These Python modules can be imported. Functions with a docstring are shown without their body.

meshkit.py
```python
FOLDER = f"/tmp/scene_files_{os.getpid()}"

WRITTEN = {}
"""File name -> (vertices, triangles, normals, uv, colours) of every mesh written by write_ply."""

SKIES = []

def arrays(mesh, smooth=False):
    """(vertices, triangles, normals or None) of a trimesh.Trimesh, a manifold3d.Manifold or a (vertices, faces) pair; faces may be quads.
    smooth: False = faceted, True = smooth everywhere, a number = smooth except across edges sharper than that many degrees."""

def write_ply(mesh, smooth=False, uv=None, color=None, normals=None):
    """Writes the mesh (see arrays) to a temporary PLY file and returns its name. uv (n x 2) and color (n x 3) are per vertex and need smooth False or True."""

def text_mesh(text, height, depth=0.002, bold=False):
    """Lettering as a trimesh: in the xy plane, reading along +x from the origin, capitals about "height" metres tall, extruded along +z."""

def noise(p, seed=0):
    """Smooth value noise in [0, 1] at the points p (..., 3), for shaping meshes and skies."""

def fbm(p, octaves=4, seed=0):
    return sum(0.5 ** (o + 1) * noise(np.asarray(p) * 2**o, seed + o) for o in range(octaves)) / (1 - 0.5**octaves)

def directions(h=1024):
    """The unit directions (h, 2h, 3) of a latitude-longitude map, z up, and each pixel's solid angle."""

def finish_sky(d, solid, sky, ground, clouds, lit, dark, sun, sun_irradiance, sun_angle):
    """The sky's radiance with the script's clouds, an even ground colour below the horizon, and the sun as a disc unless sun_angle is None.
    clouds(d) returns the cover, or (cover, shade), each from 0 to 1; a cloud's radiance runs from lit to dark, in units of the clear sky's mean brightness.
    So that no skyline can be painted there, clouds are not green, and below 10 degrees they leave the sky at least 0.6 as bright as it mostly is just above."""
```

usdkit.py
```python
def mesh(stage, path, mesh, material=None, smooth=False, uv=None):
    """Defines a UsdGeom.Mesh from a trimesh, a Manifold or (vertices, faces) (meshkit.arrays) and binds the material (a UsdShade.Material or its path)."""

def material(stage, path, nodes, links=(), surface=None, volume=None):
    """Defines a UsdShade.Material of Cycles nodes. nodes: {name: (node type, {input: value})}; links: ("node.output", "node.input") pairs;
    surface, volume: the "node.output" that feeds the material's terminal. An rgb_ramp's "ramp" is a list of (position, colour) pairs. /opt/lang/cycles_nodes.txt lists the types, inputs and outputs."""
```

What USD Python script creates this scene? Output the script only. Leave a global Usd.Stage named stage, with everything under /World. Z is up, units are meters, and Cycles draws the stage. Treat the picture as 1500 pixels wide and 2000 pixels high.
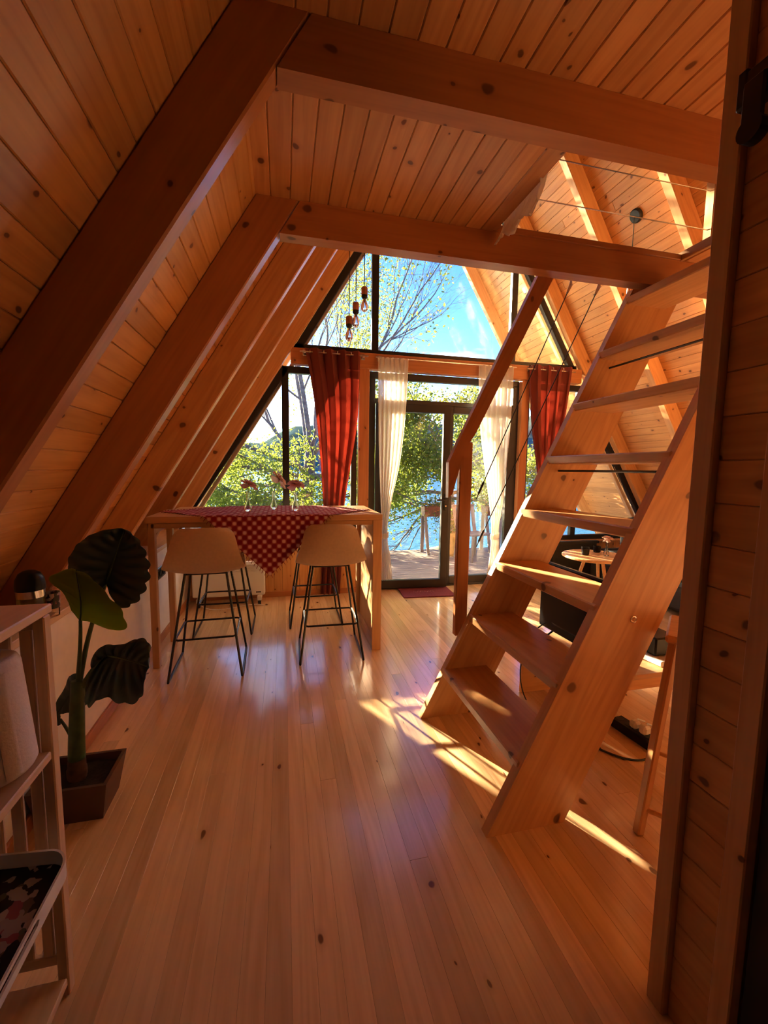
import math, random
import numpy as np, trimesh, usdkit, meshkit
from pxr import Usd, UsdGeom, UsdLux, UsdShade, Gf, Sdf
from shapely.geometry import Polygon

stage = Usd.Stage.CreateInMemory()
UsdGeom.SetStageUpAxis(stage, 'Z')
UsdGeom.SetStageMetersPerUnit(stage, 1.0)
UsdGeom.Xform.Define(stage, '/World')
UsdGeom.Scope.Define(stage, '/World/Looks')
rng = random.Random(7)
nrng = np.random.default_rng(7)

# ------------------------------------------------------------------ camera
FPX, YAW, PITCH, ROLL = 823.17, math.radians(13.469), math.radians(5.7725), math.radians(0.7663)
CAM = np.array([0.0, 0.0, 1.4])
_cy, _sy, _cp, _sp, _cr, _sr = math.cos(YAW), math.sin(YAW), math.cos(PITCH), math.sin(PITCH), math.cos(ROLL), math.sin(ROLL)
_fwd = np.array([_sy * _cp, _cy * _cp, -_sp]); _rt = np.array([_cy, -_sy, 0.0]); _up = np.cross(_rt, _fwd)
_r2 = _cr * _rt + _sr * _up; _u2 = -_sr * _rt + _cr * _up
cam = UsdGeom.Camera.Define(stage, '/World/camera')
cam.AddTransformOp().Set(Gf.Matrix4d(*_r2, 0, *_u2, 0, *(-_fwd), 0, *CAM, 1))
cam.CreateHorizontalApertureAttr(36.0); cam.CreateVerticalApertureAttr(48.0)
cam.CreateFocalLengthAttr(FPX / 1500 * 36.0)
cam.CreateClippingRangeAttr(Gf.Vec2f(0.05, 5000))
cam.CreateExposureAttr(1.5)

# ------------------------------------------------------------------ light: low autumn sun from the front left, physical sky with clouds
SUN_AZ, SUN_EL = math.radians(-22.5), math.radians(13.0)      # azimuth from +y, positive towards +x
SUN_STRENGTH, SKY_STRENGTH = 6.6, 0.17
_to_sun = np.array([math.sin(SUN_AZ) * math.cos(SUN_EL), math.cos(SUN_AZ) * math.cos(SUN_EL), math.sin(SUN_EL)])
sun = UsdLux.DistantLight.Define(stage, '/World/sun')
_z = _to_sun; _x = np.cross([0, 0, 1], _z); _x /= np.linalg.norm(_x); _y = np.cross(_z, _x)
sun.AddTransformOp().Set(Gf.Matrix4d(*_x, 0, *_y, 0, *_z, 0, 0, 0, 20, 1))
sun.CreateAngleAttr(0.53); sun.CreateNormalizeAttr(True); sun.CreateIntensityAttr(SUN_STRENGTH); sun.CreateColorAttr(Gf.Vec3f(1.0, 0.77, 0.48))
SKY = usdkit.material(stage, '/World/Looks/sky', {
    'tc': ('texture_coordinate', {}),
    'sky': ('sky_texture', {'sky_type': 'multiple_scattering', 'sun_disc': False, 'sun_elevation': SUN_EL, 'sun_rotation': SUN_AZ, 'air_density': 1.0, 'aerosol_density': 0.6, 'ozone_density': 2.0}),
    'map': ('mapping', {'scale': (1.0, 1.0, 3.2), 'location': (5.3, 1.4, 0.0)}),
    'n': ('noise_texture', {'scale': 3.4, 'detail': 6, 'roughness': 0.55, 'distortion': 0.2}),
    'r': ('rgb_ramp', {'ramp': [(0.0, (0, 0, 0)), (0.60, (0, 0, 0)), (0.70, (1, 1, 1)), (1, (1, 1, 1))]}),
    'hs': ('hsv', {'saturation': 1.22, 'value': 0.98, 'hue': 0.522}),
    'mx': ('mix', {'color2': (4.2, 4.4, 4.6)}),
    'bg': ('background_shader', {'strength': SKY_STRENGTH})},
    [('tc.generated', 'map.vector'), ('map.vector', 'n.vector'), ('n.fac', 'r.fac'), ('r.color', 'mx.fac'), ('sky.color', 'hs.color'), ('hs.color', 'mx.color1'), ('mx.color', 'bg.color')], surface='bg.background')
dome = UsdLux.DomeLight.Define(stage, '/World/sky_dome')
dome.CreateIntensityAttr(1.0)
UsdShade.MaterialBindingAPI.Apply(dome.GetPrim()).Bind(SKY)

# ------------------------------------------------------------------ materials
def wood(name, light, dark, rough=0.38, knot=0.88, kcol=(0.12, 0.042, 0.018), tone=0.16, kscale=(6.0, 8.0, 8.0), spec=0.5, coat=0.0, con=0.55, bumpy=False):
    grain = tuple(a + (b - a) * con for a, b in zip(light, dark))
    n = {
        'tc': ('texture_coordinate', {}), 'oi': ('object_info', {}),
        'wn': ('white_noise_texture', {'dimensions': '1D'}),
        'off': ('vector_math', {'math_type': 'scale', 'scale': 23.0}),
        'add': ('vector_math', {'math_type': 'add'}),
        'm1': ('mapping', {'scale': (1.3, 26, 26)}), 'g1': ('noise_texture', {'scale': 2.2, 'detail': 2.5, 'roughness': 0.6, 'distortion': 0.5}),
        'm2': ('mapping', {'scale': (0.55, 6.5, 6.5)}), 'g2': ('noise_texture', {'scale': 1.3, 'detail': 1.5, 'roughness': 0.45, 'distortion': 0.3}),
        'k2': ('math', {'math_type': 'multiply', 'value2': 46.0}), 's2': ('math', {'math_type': 'sine'}),
        's2b': ('math', {'math_type': 'multiply_add', 'value2': 0.13, 'value3': 0.13}),
        'gm': ('math', {'math_type': 'add'}),
        'ramp': ('rgb_ramp', {'ramp': [(0.25, light), (0.62, tuple(0.55 * a + 0.45 * b for a, b in zip(light, grain))), (0.95, grain)]}),
        'tv': ('math', {'math_type': 'multiply_add', 'value2': 2 * tone, 'value3': 1 - tone}),
        'hsv': ('hsv', {}),
        'm3': ('mapping', {'scale': kscale}),
        'sx': ('separate_xyz', {}), 'yz': ('math', {'math_type': 'add'}), 'cx': ('combine_xyz', {}), 'kd': ('noise_texture', {'scale': 22.0, 'detail': 0}), 'ks': ('vector_math', {'math_type': 'scale', 'scale': 0.022}), 'ka': ('vector_math', {'math_type': 'add'}),
        'v': ('voronoi_texture', {'dimensions': '2D', 'scale': 1.0, 'randomness': 0.9}),
        'sc': ('separate_color', {}),
        'here': ('math', {'math_type': 'greater_than', 'value2': knot}),
        'rad': ('math', {'math_type': 'multiply_add', 'value2': 0.075, 'value3': 0.028}),
        'dd': ('math', {'math_type': 'divide'}),
        'kn': ('map_range', {'range_type': 'smoothstep', 'from_min': 1.25, 'from_max': 0.7, 'to_min': 0.0, 'to_max': 0.88, 'clamp': True}),
        'halo': ('map_range', {'range_type': 'smoothstep', 'from_min': 3.2, 'from_max': 0.8, 'to_min': 0.0, 'to_max': 0.38, 'clamp': True}),
        'kf': ('math', {'math_type': 'multiply'}), 'hf': ('math', {'math_type': 'multiply'}),
        'c1': ('mix', {'color2': dark}), 'c2': ('mix', {'color2': kcol}),
        'bump': ('bump', {'strength': 0.18, 'distance': 0.004}),
        'p': ('principled_bsdf', {'roughness': rough, 'specular_ior_level': spec, 'coat_weight': coat, 'coat_roughness': 0.12}),
    }
    l = [('oi.random', 'wn.w'), ('wn.color', 'off.vector1'), ('tc.object', 'add.vector1'), ('off.vector', 'add.vector2'),
         ('add.vector', 'm1.vector'), ('m1.vector', 'g1.vector'), ('add.vector', 'm2.vector'), ('m2.vector', 'g2.vector'),
         ('g2.fac', 'k2.value1'), ('k2.value', 's2.value1'), ('s2.value', 's2b.value1'), ('g1.fac', 'gm.value1'), ('s2b.value', 'gm.value2'),
         ('gm.value', 'ramp.fac'), ('ramp.color', 'hsv.color'), ('wn.value', 'tv.value1'), ('tv.value', 'hsv.value'),
         ('add.vector', 'sx.vector'), ('sx.x', 'cx.x'), ('sx.y', 'yz.value1'), ('sx.z', 'yz.value2'), ('yz.value', 'cx.y'), ('cx.vector', 'ka.vector1'), ('add.vector', 'kd.vector'), ('kd.color', 'ks.vector1'), ('ks.vector', 'ka.vector2'), ('ka.vector', 'm3.vector'), ('m3.vector', 'v.vector'), ('v.color', 'sc.color'), ('sc.r', 'here.value1'), ('sc.g', 'rad.value1'),
         ('v.distance', 'dd.value1'), ('rad.value', 'dd.value2'), ('dd.value', 'kn.value'), ('dd.value', 'halo.value'),
         ('kn.result', 'kf.value1'), ('here.value', 'kf.value2'), ('halo.result', 'hf.value1'), ('here.value', 'hf.value2'),
         ('hsv.color', 'c1.color1'), ('hf.value', 'c1.fac'), ('c1.color', 'c2.color1'), ('kf.value', 'c2.fac'), ('c2.color', 'p.base_color'),
         ('g1.fac', 'bump.height'), ('bump.normal', 'p.normal')]
    if not bumpy: n.pop('bump'); l = l[:-2]
    return usdkit.material(stage, '/World/Looks/' + name, n, l, surface='p.BSDF')

def plain(name, col, rough=0.5, metal=0.0, spec=0.5, var=0.0, scale=20.0, trans=0.0, bump=0.0):
    n = {'p': ('principled_bsdf', {'base_color': col, 'roughness': rough, 'metallic': metal, 'specular_ior_level': spec, 'transmission_weight': trans}),
         'tc': ('texture_coordinate', {}), 'n': ('noise_texture', {'scale': scale, 'detail': 4}),
         'r': ('rgb_ramp', {'ramp': [(0.3, tuple(c * (1 - var) for c in col)), (0.7, tuple(min(1, c * (1 + var)) for c in col))]})}
    l = [('tc.object', 'n.vector'), ('n.fac', 'r.fac'), ('r.color', 'p.base_color')]
    if bump:
        n['b'] = ('bump', {'strength': bump, 'distance': 0.01}); l += [('n.fac', 'b.height'), ('b.normal', 'p.normal')]
    return usdkit.material(stage, '/World/Looks/' + name, n, l, surface='p.BSDF')

def leafmat(name, col, tcol, rough=0.4, mixf=0.35, var=0.3, scale=3.0):
    return usdkit.material(stage, '/World/Looks/' + name, {
        'g': ('geometry', {}), 'r': ('rgb_ramp', {'ramp': [(0, tuple(c * (1 - var) for c in col)), (1, tuple(c * (1 + var) for c in col))]}),
        'rt': ('rgb_ramp', {'ramp': [(0, tuple(c * (1 - var) for c in tcol)), (1, tuple(c * (1 + var) for c in tcol))]}),
        'p': ('principled_bsdf', {'roughness': rough, 'specular_ior_level': 0.4}), 't': ('translucent_bsdf', {}), 'm': ('mix_closure', {'fac': mixf})},
        [('g.random_per_island', 'r.fac'), ('g.random_per_island', 'rt.fac'), ('r.color', 'p.base_color'), ('rt.color', 't.color'), ('p.BSDF', 'm.closure1'), ('t.BSDF', 'm.closure2')], surface='m.closure')

def cloth(name, col, tcol, mixf=0.4, clear=0.0, weave=900.0, rough=0.8):
    n = {'tc': ('texture_coordinate', {}), 'n': ('noise_texture', {'scale': 160.0, 'detail': 2}), 'b': ('bump', {'strength': 0.15, 'distance': 0.003}),
         'p': ('principled_bsdf', {'base_color': col, 'roughness': rough, 'specular_ior_level': 0.15}), 't': ('translucent_bsdf', {'color': tcol}),
         'm': ('mix_closure', {'fac': mixf}), 'c': ('transparent_bsdf', {}), 'm2': ('mix_closure', {'fac': clear})}
    return usdkit.material(stage, '/World/Looks/' + name, n, [('tc.object', 'n.vector'), ('n.fac', 'b.height'), ('b.normal', 'p.normal'), ('p.BSDF', 'm.closure1'), ('t.BSDF', 'm.closure2'), ('m.closure', 'm2.closure1'), ('c.BSDF', 'm2.closure2')], surface='m2.closure')

M = {}
M['wall'] = wood('pine_wall', (0.72, 0.38, 0.145), (0.46, 0.185, 0.05), 0.33, 0.66, tone=0.13, coat=0.0)
M['ceil'] = wood('pine_ceiling', (0.70, 0.36, 0.16), (0.44, 0.17, 0.06), 0.36, 0.62, tone=0.13)
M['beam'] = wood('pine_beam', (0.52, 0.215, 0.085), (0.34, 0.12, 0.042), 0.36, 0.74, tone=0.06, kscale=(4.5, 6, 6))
M['floor'] = wood('pine_floor', (0.90, 0.635, 0.37), (0.60, 0.34, 0.15), 0.2, 0.88, con=0.5, tone=0.16, kscale=(5.0, 9, 9), coat=0.75)
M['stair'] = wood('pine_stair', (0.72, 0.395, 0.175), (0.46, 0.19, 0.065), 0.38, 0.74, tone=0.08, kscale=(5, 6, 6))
M['table'] = wood('oak_table', (0.66, 0.38, 0.18), (0.46, 0.215, 0.08), 0.4, 0.97, tone=0.08)
M['shelf'] = wood('bamboo_shelf', (0.86, 0.60, 0.36), (0.62, 0.37, 0.18), 0.42, 0.995, tone=0.08)
M['deck'] = wood('deck_wood', (0.26, 0.215, 0.19), (0.15, 0.12, 0.105), 0.65, 0.95, tone=0.15)
M['black'] = plain('black_aluminium', (0.016, 0.016, 0.02), 0.35, var=0.1)
M['steel'] = plain('black_steel', (0.012, 0.011, 0.012), 0.35, spec=0.6)
M['chrome'] = plain('bright_metal', (0.7, 0.7, 0.72), 0.2, metal=1.0)
M['white'] = plain('white_paint', (0.88, 0.82, 0.79), 0.6, var=0.03)
M['plasticwhite'] = plain('white_plastic', (0.88, 0.86, 0.82), 0.4)
M['gasket'] = plain('gasket_rubber', (0.03, 0.03, 0.03), 0.7)
M['shell'] = plain('beige_plastic', (0.60, 0.44, 0.31), 0.5, var=0.05, scale=60)
M['tv'] = plain('black_plastic', (0.006, 0.006, 0.007), 0.3, spec=0.3)
M['darkfab'] = plain('black_leather', (0.02, 0.021, 0.024), 0.5, var=0.3, bump=0.15, scale=40)
M['greyfab'] = plain('grey_fabric', (0.06, 0.068, 0.085), 0.8, var=0.2, bump=0.2, scale=80)
M['pot'] = plain('brown_pot', (0.11, 0.055, 0.038), 0.5, var=0.1)
M['soil'] = plain('potting_soil', (0.02, 0.012, 0.008), 0.9, var=0.5, bump=0.6, scale=60)
M['ochre'] = plain('ochre_pot', (0.65, 0.36, 0.10), 0.6, var=0.1)
M['planter'] = plain('planter_brown', (0.16, 0.06, 0.04), 0.6, var=0.15)
M['bark'] = plain('grey_bark', (0.16, 0.13, 0.11), 0.9, var=0.45, bump=0.6, scale=14)
M['stem'] = plain('green_stem', (0.05, 0.09, 0.025), 0.45, var=0.3, scale=30)
M['root'] = plain('brown_root', (0.10, 0.045, 0.025), 0.8, var=0.4, bump=0.5, scale=40)
M['leafdark'] = leafmat('alocasia_dark', (0.055, 0.085, 0.072), (0.03, 0.08, 0.02), 0.24, 0.12, 0.05)
M['leafgreen'] = leafmat('alocasia_green', (0.19, 0.24, 0.03), (0.46, 0.54, 0.05), 0.4, 0.6, 0.05)
M['leaftree'] = leafmat('tree_leaf', (0.20, 0.30, 0.045), (0.50, 0.62, 0.07), 0.45, 0.5, 0.4)
M['leaftip'] = leafmat('tree_leaf_young', (0.22, 0.29, 0.06), (0.42, 0.50, 0.10), 0.45, 0.5, 0.3)
M['leafbox'] = leafmat('planter_leaf', (0.12, 0.24, 0.05), (0.34, 0.46, 0.06), 0.45, 0.45, 0.5)
M['flowerbox'] = leafmat('planter_bloom', (0.7, 0.35, 0.05), (0.8, 0.4, 0.05), 0.5, 0.4, 0.4)
M['grass'] = plain('shore_grass', (0.10, 0.16, 0.03), 0.9, var=0.5, bump=0.5, scale=8)
M['hill'] = plain('forest_hill', (0.06, 0.10, 0.085), 1.0, spec=0.0, var=0.5, scale=0.05)
M['redcurtain'] = cloth('red_curtain', (0.25, 0.07, 0.062), (0.55, 0.16, 0.115), 0.34)
M['sheer'] = cloth('sheer_curtain', (0.85, 0.80, 0.74), (0.92, 0.86, 0.78), 0.55, clear=0.3)
M['sheet'] = cloth('bed_sheet', (0.86, 0.80, 0.80), (0.9, 0.84, 0.82), 0.6)
M['paper'] = plain('kitchen_paper', (0.78, 0.70, 0.67), 0.9, var=0.03, bump=0.12, scale=150)
M['card'] = plain('cardboard', (0.15, 0.09, 0.05), 0.8)
M['petal'] = leafmat('pink_petal', (0.9, 0.5, 0.5), (0.97, 0.62, 0.6), 0.6, 0.6, 0.2)
M['petal2'] = leafmat('peach_petal', (0.93, 0.65, 0.55), (0.98, 0.74, 0.64), 0.6, 0.6, 0.15)
M['copper'] = wood('lamp_socket_wood', (0.50, 0.20, 0.10), (0.35, 0.12, 0.05), 0.4, 0.999)
M['mat'] = plain('doormat_red', (0.17, 0.018, 0.03), 0.95, var=0.3, bump=0.5, scale=90)
M['matprint'] = plain('doormat_print', (0.42, 0.2, 0.2), 0.95)
M['glass'] = usdkit.material(stage, '/World/Looks/clear_glass', {'p': ('principled_bsdf', {'base_color': (1, 1, 1), 'roughness': 0.02, 'transmission_weight': 1.0, 'ior': 1.45})}, surface='p.BSDF')
M['green_glass'] = usdkit.material(stage, '/World/Looks/green_glass', {'p': ('principled_bsdf', {'base_color': (0.35, 0.45, 0.12), 'roughness': 0.05, 'transmission_weight': 0.9, 'ior': 1.45})}, surface='p.BSDF')
M['pane'] = usdkit.material(stage, '/World/Looks/window_pane', {'t': ('transparent_bsdf', {'color': (0.97, 0.985, 0.98)}), 'g': ('glossy_bsdf', {'roughness': 0.0, 'color': (1, 1, 1)}), 'f': ('fresnel', {'IOR': 1.35}), 'm': ('mix_closure', {})},
    [('f.fac', 'm.fac'), ('t.BSDF', 'm.closure1'), ('g.BSDF', 'm.closure2')], surface='m.closure')
M['glow'] = usdkit.material(stage, '/World/Looks/lamp_glow', {'e': ('emission', {'color': (1.0, 0.85, 0.5), 'strength': 3.0})}, surface='e.emission')
M['filament'] = usdkit.material(stage, '/World/Looks/filament', {'p': ('principled_bsdf', {'base_color': (0.6, 0.35, 0.12), 'metallic': 1.0, 'roughness': 0.3})}, surface='p.BSDF')
M['water'] = usdkit.material(stage, '/World/Looks/lake_water', {
    'g': ('geometry', {}), 'mp': ('mapping', {'scale': (0.9, 2.6, 1)}), 'n': ('noise_texture', {'scale': 1.6, 'detail': 3, 'roughness': 0.55}), 'b': ('bump', {'strength': 0.5, 'distance': 0.12}),
    'p': ('principled_bsdf', {'base_color': (0.05, 0.17, 0.22), 'roughness': 0.1, 'ior': 1.33, 'specular_ior_level': 0.5})},
    [('g.position', 'mp.vector'), ('mp.vector', 'n.vector'), ('n.fac', 'b.height'), ('b.normal', 'p.normal')], surface='p.BSDF')
# gingham cloth: woven red and white checks from the mesh's own uv
def _ging():
    n = {'a': ('texture_coordinate', {}), 's': ('separate_xyz', {}), 'p': ('principled_bsdf', {'roughness': 0.9, 'specular_ior_level': 0.1}), 'add': ('math', {'math_type': 'add'}),
         'ramp': ('rgb_ramp', {'ramp': [(0.0, (0.24, 0.010, 0.022)), (0.36, (0.28, 0.016, 0.03)), (0.58, (0.42, 0.075, 0.085)), (0.80, (0.74, 0.42, 0.40)), (1.0, (0.80, 0.56, 0.52))]})}
    l = [('a.UV', 's.vector'), ('ramp.color', 'p.base_color'), ('add.value', 'ramp.fac')]
    for c in 'xy':
        n['m' + c] = ('math', {'math_type': 'multiply', 'value2': 2 * math.pi / 0.047}); n['s' + c] = ('math', {'math_type': 'sine'}); n['h' + c] = ('math', {'math_type': 'multiply_add', 'value2': 0.25, 'value3': 0.25})
        l += [('s.' + c, f'm{c}.value1'), (f'm{c}.value', f's{c}.value1'), (f's{c}.value', f'h{c}.value1'), (f'h{c}.value', 'add.value' + ('1' if c == 'x' else '2'))]
    return usdkit.material(stage, '/World/Looks/gingham', n, l, surface='p.BSDF')
M['gingham'] = _ging()
M['trayprint'] = usdkit.material(stage, '/World/Looks/tray_print', {
    'tc': ('texture_coordinate', {}), 'v': ('voronoi_texture', {'scale': 46.0, 'metric': 'manhattan'}), 'sc': ('separate_color', {}),
    'r': ('rgb_ramp', {'ramp': [(0, (0.01, 0.01, 0.012)), (0.35, (0.012, 0.011, 0.013)), (0.38, (0.42, 0.34, 0.33)), (0.55, (0.12, 0.14, 0.12)), (0.6, (0.34, 0.10, 0.13)), (0.72, (0.16, 0.12, 0.10)), (0.76, (0.5, 0.42, 0.40)), (0.9, (0.015, 0.012, 0.015)), (1, (0.02, 0.02, 0.02))], 'interpolate': False}),
    'p': ('principled_bsdf', {'roughness': 0.35})}, [('tc.object', 'v.vector'), ('v.color', 'sc.color'), ('sc.r', 'r.fac'), ('r.color', 'p.base_color')], surface='p.BSDF')

# ------------------------------------------------------------------ helpers
_used = {}
def unique(parent, name):
    k = (parent, name); c = _used.get(k, 0); _used[k] = c + 1
    return f'{parent}/{name}' + (f'_{c:03d}' if c else '')
def path_of(p):
    return '/World' if p is None else (p if isinstance(p, str) else str(p.GetPath()))
def mat4(ex, ey, ez, o):
    return Gf.Matrix4d(*map(float, ex), 0, *map(float, ey), 0, *map(float, ez), 0, *map(float, o), 1)
def obj(name, mesh, mat, parent=None, smooth=False, xf=None, uv=None, label=None):
    m = usdkit.mesh(stage, unique(path_of(parent), name), mesh, M[mat] if isinstance(mat, str) else mat, smooth=smooth, uv=uv)
    if xf is not None:
        m.AddTransformOp().Set(xf)
    p = m.GetPrim()
    if label: p.SetCustomDataByKey('label', label)
    return p
def tag(p, label=None, cat=None, group=None, kind=None):
    for k, v in (('label', label), ('category', cat), ('group', group), ('kind', kind)):
        if v: p.SetCustomDataByKey(k, v)
    return p
def thing(name, label, cat, loc=(0, 0, 0), rotz=0.0, group=None, kind=None, mat=None):
    x = UsdGeom.Xform.Define(stage, unique('/World', name))
    if mat is not None: x.AddTransformOp().Set(mat)
    else:
        x.AddTranslateOp().Set(Gf.Vec3d(*map(float, loc))); x.AddRotateZOp().Set(float(rotz))
    return tag(x.GetPrim(), label, cat, group, kind)
def dup(src, loc, rotz, label, group=None):
    was = src.GetCustomData()
    r = thing(src.GetName().rstrip('_0123456789'), label, was['category'], loc, rotz, group or was.get('group'))
    r.GetReferences().AddInternalReference(src.GetPath()); r.SetInstanceable(True)
    return r
def struct(name, label=None, cat=None):
    x = UsdGeom.Xform.Define(stage, unique('/World', name)); return tag(x.GetPrim(), label, cat, None, 'structure')

def cbox(sx, sy, sz, b=0.003, c=(0, 0, 0)):
    """A box with chamfered edges."""
    h = np.array([sx, sy, sz]) / 2; b = min(b, *(h * 0.9)); pts = []
    for s in np.array(np.meshgrid([-1, 1], [-1, 1], [-1, 1])).reshape(3, -1).T:
        for k in range(3):
            q = h - b; q[k] = h[k]; pts.append(s * q)
    m = trimesh.Trimesh(np.array(pts), process=False).convex_hull
    m.apply_translation(c); return m
def bx(x0, x1, y0, y1, z0, z1, b=0.003):
    return cbox(x1 - x0, y1 - y0, z1 - z0, b, ((x0 + x1) / 2, (y0 + y1) / 2, (z0 + z1) / 2))
def cat(*ms):
    return trimesh.util.concatenate([m for m in ms])
def bar(name, a, b, w, t, mat, parent=None, side=(0, 0, 1), bev=0.003, label=None):
    """A straight wooden or metal member from a to b: local x along it, local y = width w, local z = thickness t (towards `side`)."""
    a, b = np.array(a, float), np.array(b, float); ex = b - a; L = np.linalg.norm(ex); ex /= L
    ez = np.array(side, float); ez -= ex * ez.dot(ex); ez /= np.linalg.norm(ez); ey = np.cross(ez, ex)
    return obj(name, cbox(L, w, t, bev), mat, parent, xf=mat4(ex, ey, ez, (a + b) / 2), label=label)
def prism(poly, y0, y1):
    """Polygon in xz extruded from y0 to y1."""
    m = trimesh.creation.extrude_polygon(Polygon(poly), y1 - y0)
    v = m.vertices.copy(); m.vertices = np.c_[v[:, 0], y1 - v[:, 2], v[:, 1]]; m.fix_normals(); return m
def cross3(a, b):
    return np.array([a[1] * b[2] - a[2] * b[1], a[2] * b[0] - a[0] * b[2], a[0] * b[1] - a[1] * b[0]])
def tube(pts, r, n=8, cap=True):
    """Sweep a circle along points; r a number or one per point."""
    P = np.array(pts, float); R = np.full(len(P), r) if np.ndim(r) == 0 else np.array(r, float)
    T = np.gradient(P, axis=0); T /= np.linalg.norm(T, axis=1, keepdims=True) + 1e-12
    ref = np.array([0, 0, 1.0]) if abs(T[0][2]) < 0.9 else np.array([1.0, 0, 0])
    u = cross3(T[0], ref); u /= np.linalg.norm(u); V, F = [], []; ca = [(math.cos(2 * math.pi * k / n), math.sin(2 * math.pi * k / n)) for k in range(n)]
    for i in range(len(P)):
        u = u - T[i] * u.dot(T[i]); u /= math.sqrt(u.dot(u)); w = cross3(T[i], u)
        for c_, s_ in ca: V.append(P[i] + R[i] * (c_ * u + s_ * w))
    for i in range(len(P) - 1):
        for k in range(n):
            a, b2 = i * n + k, i * n + (k + 1) % n; F += [[a, b2, b2 + n], [a, b2 + n, a + n]]
    if cap:
        V += [P[0], P[-1]]; e = len(V)
        for k in range(n):
            F += [[e - 2, (k + 1) % n, k], [e - 1, (len(P) - 1) * n + k, (len(P) - 1) * n + (k + 1) % n]]
    return trimesh.Trimesh(np.array(V), np.array(F), process=False)
def smooth_path(pts, n=8):
    from scipy.interpolate import CubicSpline
    P = np.array(pts, float); t = np.r_[0, np.cumsum(np.linalg.norm(np.diff(P, axis=0), axis=1))]
    return CubicSpline(t, P)(np.linspace(0, t[-1], n * (len(P) - 1) + 1))
def lathe(prof, n=24):
    return trimesh.creation.revolve(np.array(prof, float), sections=n)
def grid(nu, nv, f, thick=0.0):
    """Surface from f(u,v) on a grid, optionally given thickness (a closed solid)."""
    U, Vv = np.meshgrid(np.linspace(0, 1, nu), np.linspace(0, 1, nv), indexing='ij')
    P = np.array([f(a, b) for a, b in zip(U.ravel(), Vv.ravel())]); idx = np.arange(nu * nv).reshape(nu, nv)
    q = np.stack([idx[:-1, :-1], idx[1:, :-1], idx[1:, 1:], idx[:-1, 1:]], -1).reshape(-1, 4)
    F = np.vstack([q[:, [0, 1, 2]], q[:, [0, 2, 3]]])
    uv = np.c_[U.ravel(), Vv.ravel()]
    if not thick: return trimesh.Trimesh(P, F, process=False), uv
    m = trimesh.Trimesh(P, F, process=False); N = m.vertex_normals; n = len(P)
    ring = np.r_[idx[:, 0], idx[-1, 1:], idx[-2::-1, -1], idx[0, -2:0:-1]]
    nx = np.roll(ring, -1)
    S = np.vstack([np.c_[ring, ring + n, nx + n], np.c_[ring, nx + n, nx]])
    V2 = np.vstack([P + N * thick / 2, P - N * thick / 2])
    out = trimesh.Trimesh(V2, np.vstack([F, F[:, ::-1] + n, S]), process=False)
    return out, np.vstack([uv, uv])
def at(u, v, x=None, y=None, z=None):
    """The world point where the sight line of photo point (u, v) meets a plane x=, y= or z=."""
    d = (u - 750) / FPX * _r2 - (v - 1000) / FPX * _u2 + _fwd
    t = (x - CAM[0]) / d[0] if x is not None else (y - CAM[1]) / d[1] if y is not None else (z - CAM[2]) / d[2]
    return CAM + t * d

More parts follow.
